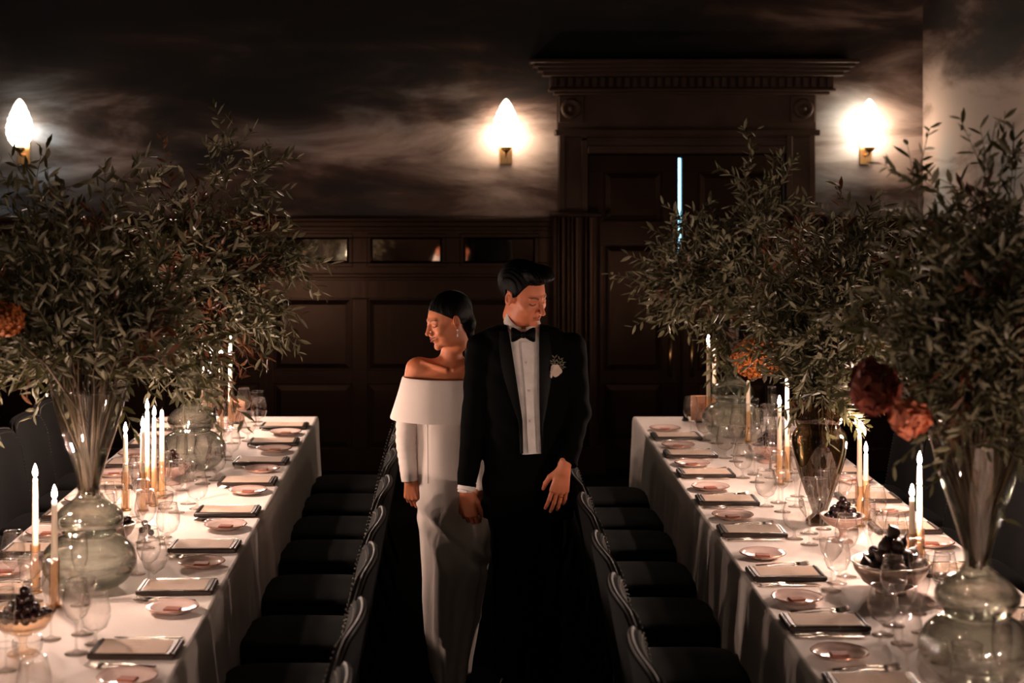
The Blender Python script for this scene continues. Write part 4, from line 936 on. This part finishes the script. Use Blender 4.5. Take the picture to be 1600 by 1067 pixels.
class Head:
    def __init__(s, c, yaw, pitch, roll, size):
        s.c = c; s.M = np.array(Matrix.Rotation(yaw, 3, 'Z') @ Matrix.Rotation(roll, 3, 'Y') @ Matrix.Rotation(pitch, 3, 'X')); s.s = size
    def loc(s, X_, Y_, Z_):
        d = (X_ - s.c[0], Y_ - s.c[1], Z_ - s.c[2]); M_ = s.M
        return tuple((d[0] * M_[0, i] + d[1] * M_[1, i] + d[2] * M_[2, i]) / s.s for i in range(3))
    def world(s, x, y, z): v = s.M @ np.array([x, y, z]) * s.s; return Vector((v[0] + s.c[0], v[1] + s.c[1], v[2] + s.c[2]))
    def skin(s, X_, Y_, Z_, fem, smile=0):
        p = s.loc(X_, Y_, Z_); ax = np.abs(p[0]); q = (ax, p[1], p[2])
        d = ell(p, (0, .022, .034), (.074, .092, .082))
        d = smin(d, ell(p, (0, -.026, -.012), (.060, .062, .086)), .03)
        jw = .040 if fem else .042
        d = smin(d, ell(q, (jw * .55, -.018, -.072), (.028, .048, .034)), .03)                       # jaw
        d = smin(d, ell(p, (0, -.072, -.098), (.018 if fem else .022, .016, .016)), .022)              # chin
        d = smin(d, ell(q, (.040, -.058, -.026), (.020, .020, .018)), .022)                           # cheek
        if smile: d = smin(d, ell(q, (.036, -.070, -.036), (.014, .012, .011)), .014)
        d = smin(d, cap(q, (0, -.083, .019), (.036, -.072, .020), .009, .008), .012 if fem else .008)  # brow
        d = smax(d, -ell(q, (.031, -.099, .001), (.021, .0215, .0125)), .010)                           # sockets
        d = smin(d, ell(q, (.031, -.0715, .000), (.0150, .0125, .0115)), .003)                        # closed lids
        d = smin(d, cap(q, (.019, -.084, .007), (.043, -.071, .007), .0028, .0022), .003)             # lid fold
        d = smin(d, cap(p, (0, -.086, .012), (0, -.106 if fem else -.110, -.028 if fem else -.031), .0065, .0088 if fem else .0094), .010 if fem else .007)                  # nose
        d = smin(d, ell(p, (0, -.108 if fem else -.113, -.031 if fem else -.034), (.0095, .009, .0085)), .005)
        d = smin(d, ell(q, (.0115, -.097, -.035), (.0068, .009, .0068)), .004)                        # wings
        d = smax(d, -ell(q, (.0062, -.102, -.0415), (.0034, .006, .0028)), .002)
        d = smin(d, ell(p, (0, -.080, -.056), (.026, .016, .020)), .014)                               # muzzle
        up = .0035 * smile
        d = smin(d, cap(q, (0, -.0965, -.0545), (.021, -.083, -.0570 + up * 1.6), .0050, .0022), .0035)
        d = smin(d, cap(q, (0, -.0950, -.0665), (.018, -.083, -.0635 + up), .0062, .0028), .0035)
        d = smax(d, -cap(q, (0, -.1040, -.0602), (.025, -.086, -.0600 + up * 2.2), .0022, .0012), .0018)
        d = smax(d, -ell(q, (.0, -.094, -.0785), (.016, .006, .005)), .006)
        e = smin(ell(q, (.080, .006, -.006), (.0075, .017, .031)), cap(q, (.070, .0, -.012), (.078, .008, -.01), .012, .010), .006)   # ears
        e = smax(e, -ell(q, (.087, .004, -.001), (.0075, .0105, .020)), .004)
        e = smin(e, cap(q, (.082, -.006, -.012), (.083, .004, .008), .0032, .003), .003)
        d = smin(d, e, .006)
        d = smin(d, cap(p, (0, .020, -.045), (0, .030, -.105), .046 if fem else .046, .043 if fem else .044), .022 if fem else .014)
        return d * s.s
    def paint(s, fem, smile):
        def lip(V):
            x, y, z = s.loc(*V.T); ax = np.abs(x); up = .0035 * smile
            a = cap((ax, y, z), (0, -.1005, -.0545), (.0225, -.086, -.0575 + up * 1.8), .0052, .0024); b = cap((ax, y, z), (0, -.099, -.0665), (.019, -.086, -.0635 + up), .0062, .0030)
            return np.clip(1 - np.minimum(a, b) / .0018, 0, 1) * (1 if fem else .6)
        def brow(V):
            x, y, z = s.loc(*V.T); ax = np.abs(x)
            t = np.clip((ax - .013) / .034, 0, 1); zc = .019 + .007 * np.sin(t * 2.2) - .003 * t; w_ = (.0048 if fem else .0054) * (1 - .55 * t)
            a = np.clip(1.3 - np.abs(z - zc) / w_, 0, 1) * (ax > .012) * (ax < .047) * (y < -.045)
            t2 = np.clip((ax - .018) / .027, 0, 1); ze = -.0045 - .0035 * np.sin(t2 * PI) + .002 * t2; w2 = .0031 if fem else .0033
            b = np.clip(1.25 - np.abs(z - ze) / w2, 0, 1) * (ax > .0175) * (ax < .0465) * (y < -.04) * (.95 if fem else 1.0)
            g = np.clip(1 - cap((ax, y, z), (0, -.103, -.0602), (.022, -.086, -.0600 + .0077 * smile), .0012, .0010) / .0012, 0, 1) * .7
            return np.clip(a * .95 + b + g, 0, 1)
        return {'lip': lip, 'brow': brow}
def hand(wr, d, n, t, s=1.0, curl=(14, 22, 14), spread=.09, thumb=.5):
    """capsules for palm, four fingers and thumb. d: finger direction, n: back-of-hand normal, t: thumb side"""
    d = Vector(d).normalized(); n = Vector(n); n = (n - d * n.dot(d)).normalized(); t = Vector(t); t = (t - d * t.dot(d) - n * t.dot(n)).normalized(); wr = Vector(wr)
    palm = []; fing = []
    palm.append((wr - d * .03 * s, wr + d * .012 * s, .026 * s, .025 * s))
    for k, (off, ln, w_) in enumerate(((.030, .092, .0135), (.010, .095, .0140), (-.010, .092, .0135), (-.028, .084, .0125))):
        a = wr + t * off * .45 * s + d * .008 * s; b = wr + t * off * s + d * ln * s; palm.append((a, b, .0165 * s, w_ * .95 * s))
        L = (.044, .049, .045, .036)[k]; dd = (d + t * off * spread / .03).normalized(); p = b; r = (.0092, .0095, .0090, .0080)[k]; segs = []
        for j in range(3):
            rot = Matrix.Rotation(R(-curl[j] * (1 + .12 * k)), 3, n.cross(dd)) if True else None
            nn = rot @ dd
            if (nn - dd).dot(n) > 0: rot = Matrix.Rotation(R(curl[j] * (1 + .12 * k)), 3, n.cross(dd)); nn = rot @ dd
            n2 = rot @ n; dd = nn; n_ = n; l_ = L * (1, .62, .5)[j] * s; e = p + dd * l_; segs.append((p, e, r * s * (1 - .08 * j), r * s * (.92 - .12 * j))); p = e
        fing.append(segs)
    a = wr + t * .020 * s + d * .015 * s - n * .004 * s; b = a + (d * .8 + t * thumb * 1.4 - n * .3).normalized() * .042 * s; c = b + (d * 1 + t * thumb * .7 - n * .3).normalized() * .033 * s; e = c + (d + t * thumb * .2 - n * .35).normalized() * .026 * s
    palm.append((a, b, .0155 * s, .0118 * s)); fing.append([(b, c, .0112 * s, .0098 * s), (c, e, .0098 * s, .0075 * s)])
    allp = [q for c_ in palm for q in c_[:2]] + [q for f_ in fing for c_ in f_ for q in c_[:2]]
    def f(X_, Y_, Z_):
        p = (X_, Y_, Z_); D = None
        for c_ in palm: q = cap(p, *c_); D = q if D is None else smin(D, q, .010 * s)
        for fg in fing:
            g = None
            for c_ in fg: q = cap(p, *c_); g = q if g is None else smin(g, q, .003 * s)
            D = smin(D, g, .0028 * s)
        return D
    return f, fing

# ---------------- the groom
YG = 6.62
gh = Head(P(819, 460, YG - .03), R(44), R(20), R(-6), 1.05)
# jacket column: z -> centre x, half width, half depth
GK = [(P(0, y, YG).z, P(x, 0, YG).x, rx, ry) for y, x, rx, ry in ((503, 818, .060, .068), (508, 818, .115, .080), (514, 818, .152, .088), (523, 819, .172, .096), (538, 820, .182, .104), (555, 821, .185, .115), (600, 822, .190, .125), (660, 824, .178, .120), (720, 824, .180, .118), (790, 824, .190, .122), (806, 824, .192, .124))]
GKz = np.array([g[0] for g in GK][::-1]); GKa = [np.array([g[i] for g in GK][::-1]) for i in (1, 2, 3)]
def gcol(z): return [np.interp(z, GKz, a) for a in GKa]
def torsoY(x, z): c, rx, ry = gcol(z); return YG - ry * math.sqrt(max(0, 1 - min(1, ((x - c) / rx)) ** 2))
sY = F / YG
def vedge(z):
    """shirt opening: left and right x at height z"""
    y = VY + (CZ - z) * sY
    return np.interp(y, [500, 530, 604, 650, 703], [P(v_, 0, YG).x for v_ in (790, 796, 807, 814, 815)]), np.interp(y, [500, 530, 604, 650, 703], [P(v_, 0, YG).x for v_ in (843, 841, 841, 842, 844)])
zb = P(0, 702, YG).z
def fjacket(X_, Y_, Z_):
    c, rx, ry = gcol(Z_); q = (np.sqrt(((X_ - c) / rx) ** 2 + ((Y_ - YG) / ry) ** 2) - 1) * np.minimum(rx, ry) * .9
    q = smax(q, Z_ - GKz[-1], .03); q = np.maximum(q, GKz[0] - Z_)
    p = (X_, Y_, Z_)
    for pts in (((893, 543, 0), (902, 645, -.03), (886, 726, -.14)), ((751, 544, 0), (741, 660, .0), (729, 760, -.06))):
        a, b, c_ = [P(x, y, YG + dy) for x, y, dy in pts]
        arm = smin(cap(p, a, b, .062, .053), cap(p, b, c_, .053, .040), .02)
        en = Vector(c_ - b).normalized(); arm = np.maximum(arm, (X_ - c_.x) * en.x + (Y_ - c_.y) * en.y + (Z_ - c_.z) * en.z)
        q = smin(q, arm, .022)
    l, r = vedge(Z_); cut = np.maximum(np.maximum(l - X_, X_ - r), np.maximum(Y_ - YG + .02, zb - Z_))
    q = np.maximum(q, -cut)
    q += .0022 * np.sin(Z_ * 60 + X_ * 25) * np.sin(X_ * 40 + Y_ * 30)
    return q
def fbodyG(X_, Y_, Z_):
    d = gh.skin(X_, Y_, Z_, False); p = (X_, Y_, Z_)
    a, b = P(813, 488, YG - .01), P(818, 540, YG - .01); d = smin(d, cap(p, a, b, .047, .052), .014)
    d = smin(d, ell(p, P(820, 575, YG), (.15, .085, .10)), .03)
    for pts, hf in ((((884, 560, 0), (901, 645, -.03), (881, 731, -.145)), gmf), (((758, 560, 0), (742, 660, .0), (729, 766, -.065)), gm2f)):
        a, b, c_ = [P(x, y, YG + dy) for x, y, dy in pts]; d = smin(d, smin(cap(p, a, b, .046, .038), cap(p, b, c_, .038, .0265), .02), .02); d = smin(d, hf(X_, Y_, Z_), .006)
    return d
(gmf, gf) = hand(P(881, 733, YG - .150), (-.20, -.05, -1), (.1, -1, 0), (-1, -.1, 0), .98, curl=(10, 18, 12), spread=.10, thumb=.55)
(gm2f, gf2) = hand(P(729, 768, YG - .07), (.06, .0, -1), (-.35, -1, 0), (1, -.3, 0), 1.0, curl=(34, 50, 34), spread=.03, thumb=.3)
hp = iso(fbodyG, (P(695, 0, YG).x, YG - .2, P(0, 830, YG).z), (P(935, 0, YG).x, YG + .17, gh.c[2] + .15), .0023)
groom = empty('person', (0, 0, 0)); tag(groom, 'man in black dinner jacket, bow tie and white shirt, looking down to his left', 'person')
gb = obj('body', mesh_np('body', [hp], M['skin_m'], gh.paint(False, 0)), groom)
jk = iso(fjacket, (P(700, 0, YG).x, YG - .19, GKz[0] - .01), (P(940, 0, YG).x, YG + .17, GKz[-1] + .01), .0050)
jo = obj('jacket', mesh_np('jacket', [jk], M['black']), groom)
# shirt
rg = []
for k in range(24):
    z = P(0, 512, YG).z + (P(0, 715, YG).z - P(0, 512, YG).z) * k / 23; c, rx, ry = gcol(z)
    rg.append([(c + (rx - .010) * math.cos(t), YG + (ry - .010) * math.sin(t) + .0015 * math.sin(t * 30), z) for t in [2 * PI * j / 64 for j in range(64)]])
MB().loft(rg[::-1]).build('shirt', M['shirt'], groom)
pl = MB(); pl.loft([[(P(x_ + dx, 0, YG).x, torsoY(P(x_ + dx, 0, YG).x, P(0, y_, YG).z) + e, P(0, y_, YG).z) for dx, e in ((-6, .008), (6, .008), (6, .004), (-6, .004))] for x_, y_ in ((819, 530), (821, 560), (825, 604), (827, 650), (830, 700))]); placket = pl.build('placket', M['shirt'], groom, auto=40)
for x_, y_ in ((821, 561), (824.5, 604), (827, 650)):
    q = P(x_, y_, YG); MB().ball((q.x, torsoY(q.x, q.z) + .002, q.z), .0055, 12, 8, (1, .5, 1)).build('shirt_stud', M['pearl'], placket)
# turned-down collar
cc = P(817, 508, YG - .005)
def colring(r, dz, k, m=48):
    out = []
    for j in range(m + 1):
        t = -PI / 2 + .16 + (2 * PI - .32) * j / m; fr_ = max(0, -math.sin(t)); out.append((cc.x + r * math.cos(t), cc.y + (r * 1.05) * math.sin(t), cc.z + dz + .038 - .058 * fr_ ** 1.2 - .026 * max(0, math.cos(t)) * (1 - fr_)))
    return out
A = [colring(.061, .012, 0), colring(.064, .017, 0), colring(.068, .012, 0), colring(.080, -.022, 0), colring(.077, -.024, 0), colring(.066, .004, 0), colring(.061, -.03, 0)]
cm = MB(); v = [p for r in A for p in r]; n_ = len(A[0]); cm.add(v, [(k * n_ + i, k * n_ + i + 1, ((k + 1) % 7) * n_ + i + 1, ((k + 1) % 7) * n_ + i) for k in range(7) for i in range(n_ - 1)]); cm.build('shirt_collar', M['shirt'], groom, auto=50)
# bow tie
bt = MB(); c0 = P(817.5, 523, YG - .115)
for sg in (-1, 1):
    bt.loft([[(c0.x + sg * x, c0.y - .002 + dy + .004 * abs(x) * 30 * 0 + .25 * x * x * 30 * .3, c0.z + z_ * h) for z_, dy in ((1, 0), (.5, -.007), (0, -.009), (-.5, -.007), (-1, 0), (-.5, .007), (0, .009), (.5, .007))] for x, h in ((.004, .009), (.012, .015), (.026, .024), (.040, .030), (.048, .029), (.050, .020))][::sg])
bt.box(c0.x - .009, c0.x + .009, c0.y - .014, c0.y + .006, c0.z - .013, c0.z + .013, .004)
btie = bt.build('bow_tie', M['satin'], groom)
# lapels
for sg, edge in ((-1, 0), (1, 1)):
    m = MB(); rows = []
    for k in range(16):
        t = k / 15; z = P(0, 514, YG).z + (P(0, 700, YG).z - P(0, 514, YG).z) * t; xi = float(vedge(z)[edge]); w_ = .012 + .050 * math.sin(PI * min(1, t * 1.15 + .12)) ** .8 * (1 - t * .75)
        xo = xi + sg * w_; rows.append([(xi - sg * .002, torsoY(xi, z) - .003, z), (xi - sg * .002, torsoY(xi, z) - .008, z), ((xi + xo) / 2, torsoY((xi + xo) / 2, z) - .011, z), (xo, torsoY(xo, z) - .007, z), (xo, torsoY(xo, z) + .002, z)])
    v = [p for r in rows for p in r]; m.add(v, [(k * 5 + i, k * 5 + i + 1, k * 5 + i + 6, k * 5 + i + 5) for k in range(15) for i in range(4)]); m.build('lapel', M['satin'], groom, auto=50)
# cuffs
def cuff(a, b, r, m, par, nm='cuff'):
    a, b = Vector(a), Vector(b); d = (b - a).normalized(); MB().tube([a, b - d * .001, b, b - d * .001], [r, r, r - .002, r - .005], 20, cap=True).build(nm, m, par, auto=50)
cuff(P(731, 752, YG - .055), P(728, 767, YG - .066), .037, M['shirt'], groom)
# trousers and shoes
def ftr(X_, Y_, Z_):
    p = (X_, Y_, Z_); q = None
    for sg, xk in ((-1, 796), (1, 856)):
        h0, kn, an = P(824 + sg * 20, 780, YG), P(824 + sg * 25, 905, YG - .01), P(824 + sg * 27, 1046, YG + .02)
        l_ = smin(cap(p, h0, kn, .098, .076), cap(p, kn, an, .076, .062), .02); q = l_ if q is None else smin(q, l_, .012)
    q = smin(q, ell(p, P(824, 760, YG), (.165, .11, .12)), .03); q = np.maximum(q, .045 - Z_)
    return q + .002 * np.sin(Z_ * 45 + X_ * 30)
tr = iso(ftr, (P(735, 0, YG).x, YG - .15, .03), (P(915, 0, YG).x, YG + .16, P(0, 700, YG).z), .008); obj('trousers', mesh_np('trousers', [tr], M['black']), groom)
for sg in (-1, 1):
    q = P(824 + sg * 27, 0, YG); m = MB(); m.loft([[(q.x + sg * .012 * k + w_ * math.cos(t), YG + .07 - k * .27 + (0 if True else 0), max(0, .002) + h_ * (.5 + .5 * math.sin(t))) for t in [2 * PI * j / 16 for j in range(16)]] for k, w_, h_ in ((0, .02, .05), (.05, .034, .09), (.3, .038, .10), (.5, .043, .075), (.75, .047, .055), (.93, .036, .045), (1, .012, .025))]); m.build('shoe', M['shoe'], groom)
# hair
def fhairG(X_, Y_, Z_):
    p = gh.loc(X_, Y_, Z_); x, y, z = p; ax = np.abs(x)
    d = ell(p, (0, .024, .042), (.084, .102, .090))
    d = smin(d, ell(p, (.004, -.048, .110), (.062, .050, .032)), .02)
    d = smin(d, ell(p, (.006, -.082, .104), (.050, .024, .018)), .014)
    d += .0007 * np.sin(x * 300 + 14 * y) * np.sin(y * 50 + z * 60) + .0010 * np.sin(x * 620 + z * 60 + y * 30)
    line = np.where(z > .070, -.130, np.where(z > .02, -.050 + .022 * (.070 - z) / .050, -.026)); face = line - y                      # temples and forehead
    d = smax(d, face, .004)
    side = np.where(y < -.004, -.030 - z, np.where(y < .03, (.022 - z), -.085 - z)); d = smax(d, side, .004)
    return d * gh.s
hg = iso(fhairG, tuple(gh.c[i] - .16 for i in range(3)), tuple(gh.c[i] + .17 for i in range(3)), .0026); obj('hair', mesh_np('hair', [hg], M['hair']), groom)
fr_ = gf[2][0]; a, b = fr_[0], fr_[1]; dd = (b - a).normalized(); c_ = a.lerp(b, .45); u = dd.orthogonal().normalized(); v_ = dd.cross(u)
MB().tube([c_ + (u * math.cos(t) + v_ * math.sin(t)) * .0102 for t in [2 * PI * k / 20 for k in range(21)]], .0016, 6, cap=False).build('wedding_ring', M['gold'], groom)
# buttonhole rose
q = P(866, 573, YG); by = torsoY(q.x, q.z) - .016; bo = empty('buttonhole', (q.x, by, q.z)); tag(bo, 'white rose buttonhole with green sprigs pinned to the black lapel', 'flower')
def petals(mb, rad, n):
    for k in range(n):
        a = k * 2.4; r0 = rad * math.sqrt((k + .5) / n) * .75; up = (1 - k / n) * .012
        c = Vector((r0 * math.cos(a), -up - .002, r0 * math.sin(a))); u = Vector((-math.sin(a), 0, math.cos(a))); o = Vector((math.cos(a), -.35, math.sin(a)))
        w_ = .008 + .004 * k / n; mb.add([c - u * w_, c + u * w_, c + u * w_ * .8 + o * w_, c + o * w_ * 1.3, c - u * w_ * .8 + o * w_, c - o * w_ * .3 + Vector((0, -.003, 0))], [(0, 5, 1, 2), (0, 2, 3, 4)])
m = MB(); petals(m, .017, 16); m.build('petals', M['rose'], bo); MB().ball((0, .002, 0), .009, 12, 8, (1, .6, 1)).build('rose_heart', M['rose'], bo)
m = MB(); 
for sx, sz in ((-.016, -.012), (-.019, -.022)): m.ball((sx, -.004, sz), .007, 8, 6, (.8, .7, 1.4))
m.build('rosebud', M['rose'], bo)
m = MB()
for ang, L in ((70, .045), (95, .05), (50, .04), (110, .035), (30, .03)):
    a = R(ang); d = Vector((math.cos(a), -.1, math.sin(a))); pts = [d * L * k / 3 for k in range(4)]; m.tube(pts, .0009, 4)
    for k in range(1, 4):
        for sg in (-1, 1):
            pth = pts[k]; o = Vector((math.cos(a + sg * .7), -.1, math.sin(a + sg * .7))); s_ = Vector((-o.z, 0, o.x)); m.add([pth, pth + o * .008 + s_ * .003, pth + o * .018, pth + o * .008 - s_ * .003], [(0, 1, 2, 3)])
m.build('sprig', M['leaf'], bo)

# ---------------- the bride
YB = 6.84
bh = Head(P(699, 501, YB - .05), R(-64), R(13), R(-3), .965)
def fbodyB(X_, Y_, Z_):
    d = bh.skin(X_, Y_, Z_, True, 1); p = (X_, Y_, Z_)
    d = smin(d, cap(p, P(708, 530, YB - .01), P(703, 570, YB - .01), .043, .047), .02)
    d = smin(d, cap(p, P(662, 577, YB), P(738, 577, YB), .046, .046), .035)
    d = smin(d, cap(p, P(651, 576, YB - .01), P(637, 650, YB - .02), .047, .042), .03)
    d = smin(d, ell(p, P(697, 606, YB - .01), (.135, .088, .11)), .03)
    for sg in (-1, 1): d = smin(d, cap(p, P(703 + sg * 6, 577, YB - .080), P(700 + sg * 38, 566, YB - .045), .0065, .0065), .018)   # collar bones
    for pts, hf in ((((637, 640, -.02), (634, 690, -.035), (641, 746, -.045)), bmf), (((724, 590, 0), (744, 695, -.03), (753, 762, -.095)), bm2f)):
        a, b, c_ = [P(x, y, YB + dy) for x, y, dy in pts]; d = smin(d, smin(cap(p, a, b, .036, .032), cap(p, b, c_, .032, .0225), .015), .015); d = smin(d, hf(X_, Y_, Z_), .005)
    return d
(bmf, bf) = hand(P(641, 748, YB - .045), (.08, -.05, -1), (-.35, -1, 0), (1, -.5, 0), .88, curl=(30, 45, 30), spread=.03, thumb=.35)
(bm2f, bf2) = hand(P(753, 764, YB - .10), (-.30, -.25, -1), (.6, -1, 0), (-1, -.5, 0), .86, curl=(18, 28, 20), spread=.03, thumb=.3)
bp_ = iso(fbodyB, (P(605, 0, YB).x, YB - .26, P(0, 815, YB).z), (P(778, 0, YB).x, YB + .14, bh.c[2] + .15), .0023)
bride = empty('person', (0, 0, 0)); tag(bride, 'woman in an ivory off-the-shoulder gown with long sleeves, smiling over her shoulder', 'person')
obj('body', mesh_np('body', [bp_], M['skin_f'], bh.paint(True, 1)), bride)
def erow(x0, x1, y, ry, cyo=0):
    a, b = P(x0, y, YB), P(x1, y, YB); return ((a.x + b.x) / 2, (b.x - a.x) / 2, a.z, ry, YB + cyo)
rows = [erow(*r) for r in ((636, 738, 600, .085), (641, 733, 640, .088), (647, 730, 662, .090), (650, 730, 690, .095), (649, 735, 720, .105), (648, 744, 760, .118), (651, 756, 790, .125), (655, 765, 830, .130), (658, 763, 880, .135), (660, 754, 930, .140), (664, 745, 980, .150), (672, 735, 1030, .16), (677, 732, 1060, .18))]
last = rows[-1]; rows.append((last[0], last[1] * 1.06, .006, .21, YB + .03))
zz = np.array([r[2] for r in rows])[::-1]; cols = [np.array([r[i] for r in rows])[::-1] for i in (0, 1, 3, 4)]
rg = []; NR, NC = 110, 140
for k in range(NR + 1):
    z = zz[-1] + (zz[0] - zz[-1]) * k / NR; c, rx, ry, yc = [float(np.interp(z, zz, a)) for a in cols]; ring = []
    fall = max(0, min(1, (P(0, 745, YB).z - z) / .5))
    for j in range(NC):
        t = 2 * PI * j / NC; x = c + rx * math.cos(t); y = yc + ry * math.sin(t)
        amp = fall * .008 * (math.sin(7 * t + 3 * z + .8 * math.sin(5 * z)) + .6 * math.sin(13 * t - 4 * z)); 
        # drape gathered from her hand across to the right
        xp = VX + x * F / YB; yp = VY + (CZ - z) * F / YB; l_ = (yp - (780 + (xp - 652) * .80)) / 9.0
        if math.sin(t) < 0 and 640 < xp < 775: amp += .010 * math.exp(-l_ * l_) - .010 * math.exp(-(l_ - 1.7) ** 2); l2 = (yp - (800 + (xp - 652) * 1.7)) / 14.0; amp += .008 * math.exp(-l2 * l2)
        for xw_, a_ in ((672, .005),): amp += .0
        ring.append((x + amp * math.cos(t), y + amp * math.sin(t), z))
    rg.append(ring)
gown = MB().loft(rg[::-1], cap=(True, True)).build('gown', M['gown'], bride)
# seam line down the front
sm = MB(); pts = []
for k in range(14):
    y = 657 + k * 7; z = P(0, y, YB).z; c, rx, ry, yc = [float(np.interp(z, zz, a)) for a in cols]; x = P(668 + k * .1, 0, YB).x; pts.append((x, yc - ry * math.sqrt(max(0, 1 - ((x - c) / rx) ** 2)) - .0005, z))
sm.tube(pts, .0016, 5); sm.build('seam', M['gown'], gown)
# folded band round the shoulders
def band(yt, x0, x1, ry, skew=0, n=100):
    a, b = P(x0, yt, YB), P(x1, yt, YB); c = (a.x + b.x) / 2; rx = (b.x - a.x) / 2; out = []
    for j in range(n):
        t = 2 * PI * j / n; e = .86; cx_, sx_ = math.cos(t), math.sin(t); out.append((c + rx * math.copysign(abs(cx_) ** e, cx_), YB - .01 + ry * math.copysign(abs(sx_) ** e, sx_) + .002 * math.sin(t * 5), a.z - skew * (1 + cx_) / 2))
    return out
A = [band(591, 635, 737, .105, .008), band(588, 632, 740, .112, .008), band(587, 630, 742, .118, .008), band(590, 628, 743, .122, .008), band(612, 622, 744, .138, .010), band(634, 615, 745, .150, .013), band(649, 610, 746, .158, .014), band(651, 610, 746, .157, .014), band(650, 613, 743, .152, .014), band(620, 624, 738, .130, .01)]
MB().loft(A, cap=(False, False)).build('shoulder_band', M['gown'], bride, auto=60)
def sleeve(pts, rr, nm='sleeve'):
    P_ = []; R_ = []; n = 40
    for k in range(n + 1):
        t = k / n * (len(pts) - 1); i = min(int(t), len(pts) - 2); u = t - i; P_.append(Vector(pts[i]).lerp(Vector(pts[i + 1]), u)); R_.append(rr[i] * (1 - u) + rr[i + 1] * u + .0016 * math.sin(k * 1.7) * (1 if 8 < k < 30 else .3))
    for _ in range(3): P_ = [P_[0]] + [(P_[i - 1] + P_[i] * 2 + P_[i + 1]) / 4 for i in range(1, n)] + [P_[-1]]
    MB().tube(P_ + [P_[-1] + (P_[-1] - P_[-2]) * .02], R_ + [R_[-1] - .006], 28).build(nm, M['gown'], bride, auto=70)
sleeve([P(636, 630, YB - .03), P(634, 690, YB - .035), P(640, 751, YB - .045)], [.046, .043, .035])
sleeve([P(728, 630, YB - .0), P(746, 700, YB - .03), P(752, 768, YB - .095)], [.042, .038, .034])
def fhairB(X_, Y_, Z_):
    p = bh.loc(X_, Y_, Z_); x, y, z = p; ax = np.abs(x)
    d = ell(p, (0, .026, .040), (.081, .101, .087))
    d = smax(d, (.006 - 1.30 * (z - .006)) - y - .10 * ax, .004); d = smax(d, -.004 - z + np.where(y > .022, -.09, 0) * 1.0, .006)
    d = smin(d, ell(p, (0, .085, -.030), (.062, .040, .052)), .02)                           # nape
    pw = P(728, 505, YB + .02), P(736, 560, YB + .02)
    d2 = cap((X_, Y_, Z_), pw[0], pw[1], .034, .018); d = np.minimum(d * bh.s, d2 + 0 * d)
    d = d + .0012 * np.sin(x * 300 + y * 20) * np.sin(z * 70 + y * 60) - 0
    return smax(d, -ell(p, (.085, .006, -.008), (.016, .020, .034)) * bh.s, .003)
hb = iso(fhairB, (bh.c[0] - .16, bh.c[1] - .15, bh.c[2] - .22), (bh.c[0] + .17, bh.c[1] + .2, bh.c[2] + .14), .0027); obj('hair', mesh_np('hair', [hb], M['hair']), bride)
e0 = bh.world(.083, .000, -.040); m = MB(); m.ball(e0, .0045, 10, 7); m.tube([e0, e0 + Vector((0, 0, -.018))], .0008, 4); m.ball(e0 + Vector((0, 0, -.022)), .0042, 10, 7, (.8, .8, 1.6)); m.build('earring', M['pearl'], bride)
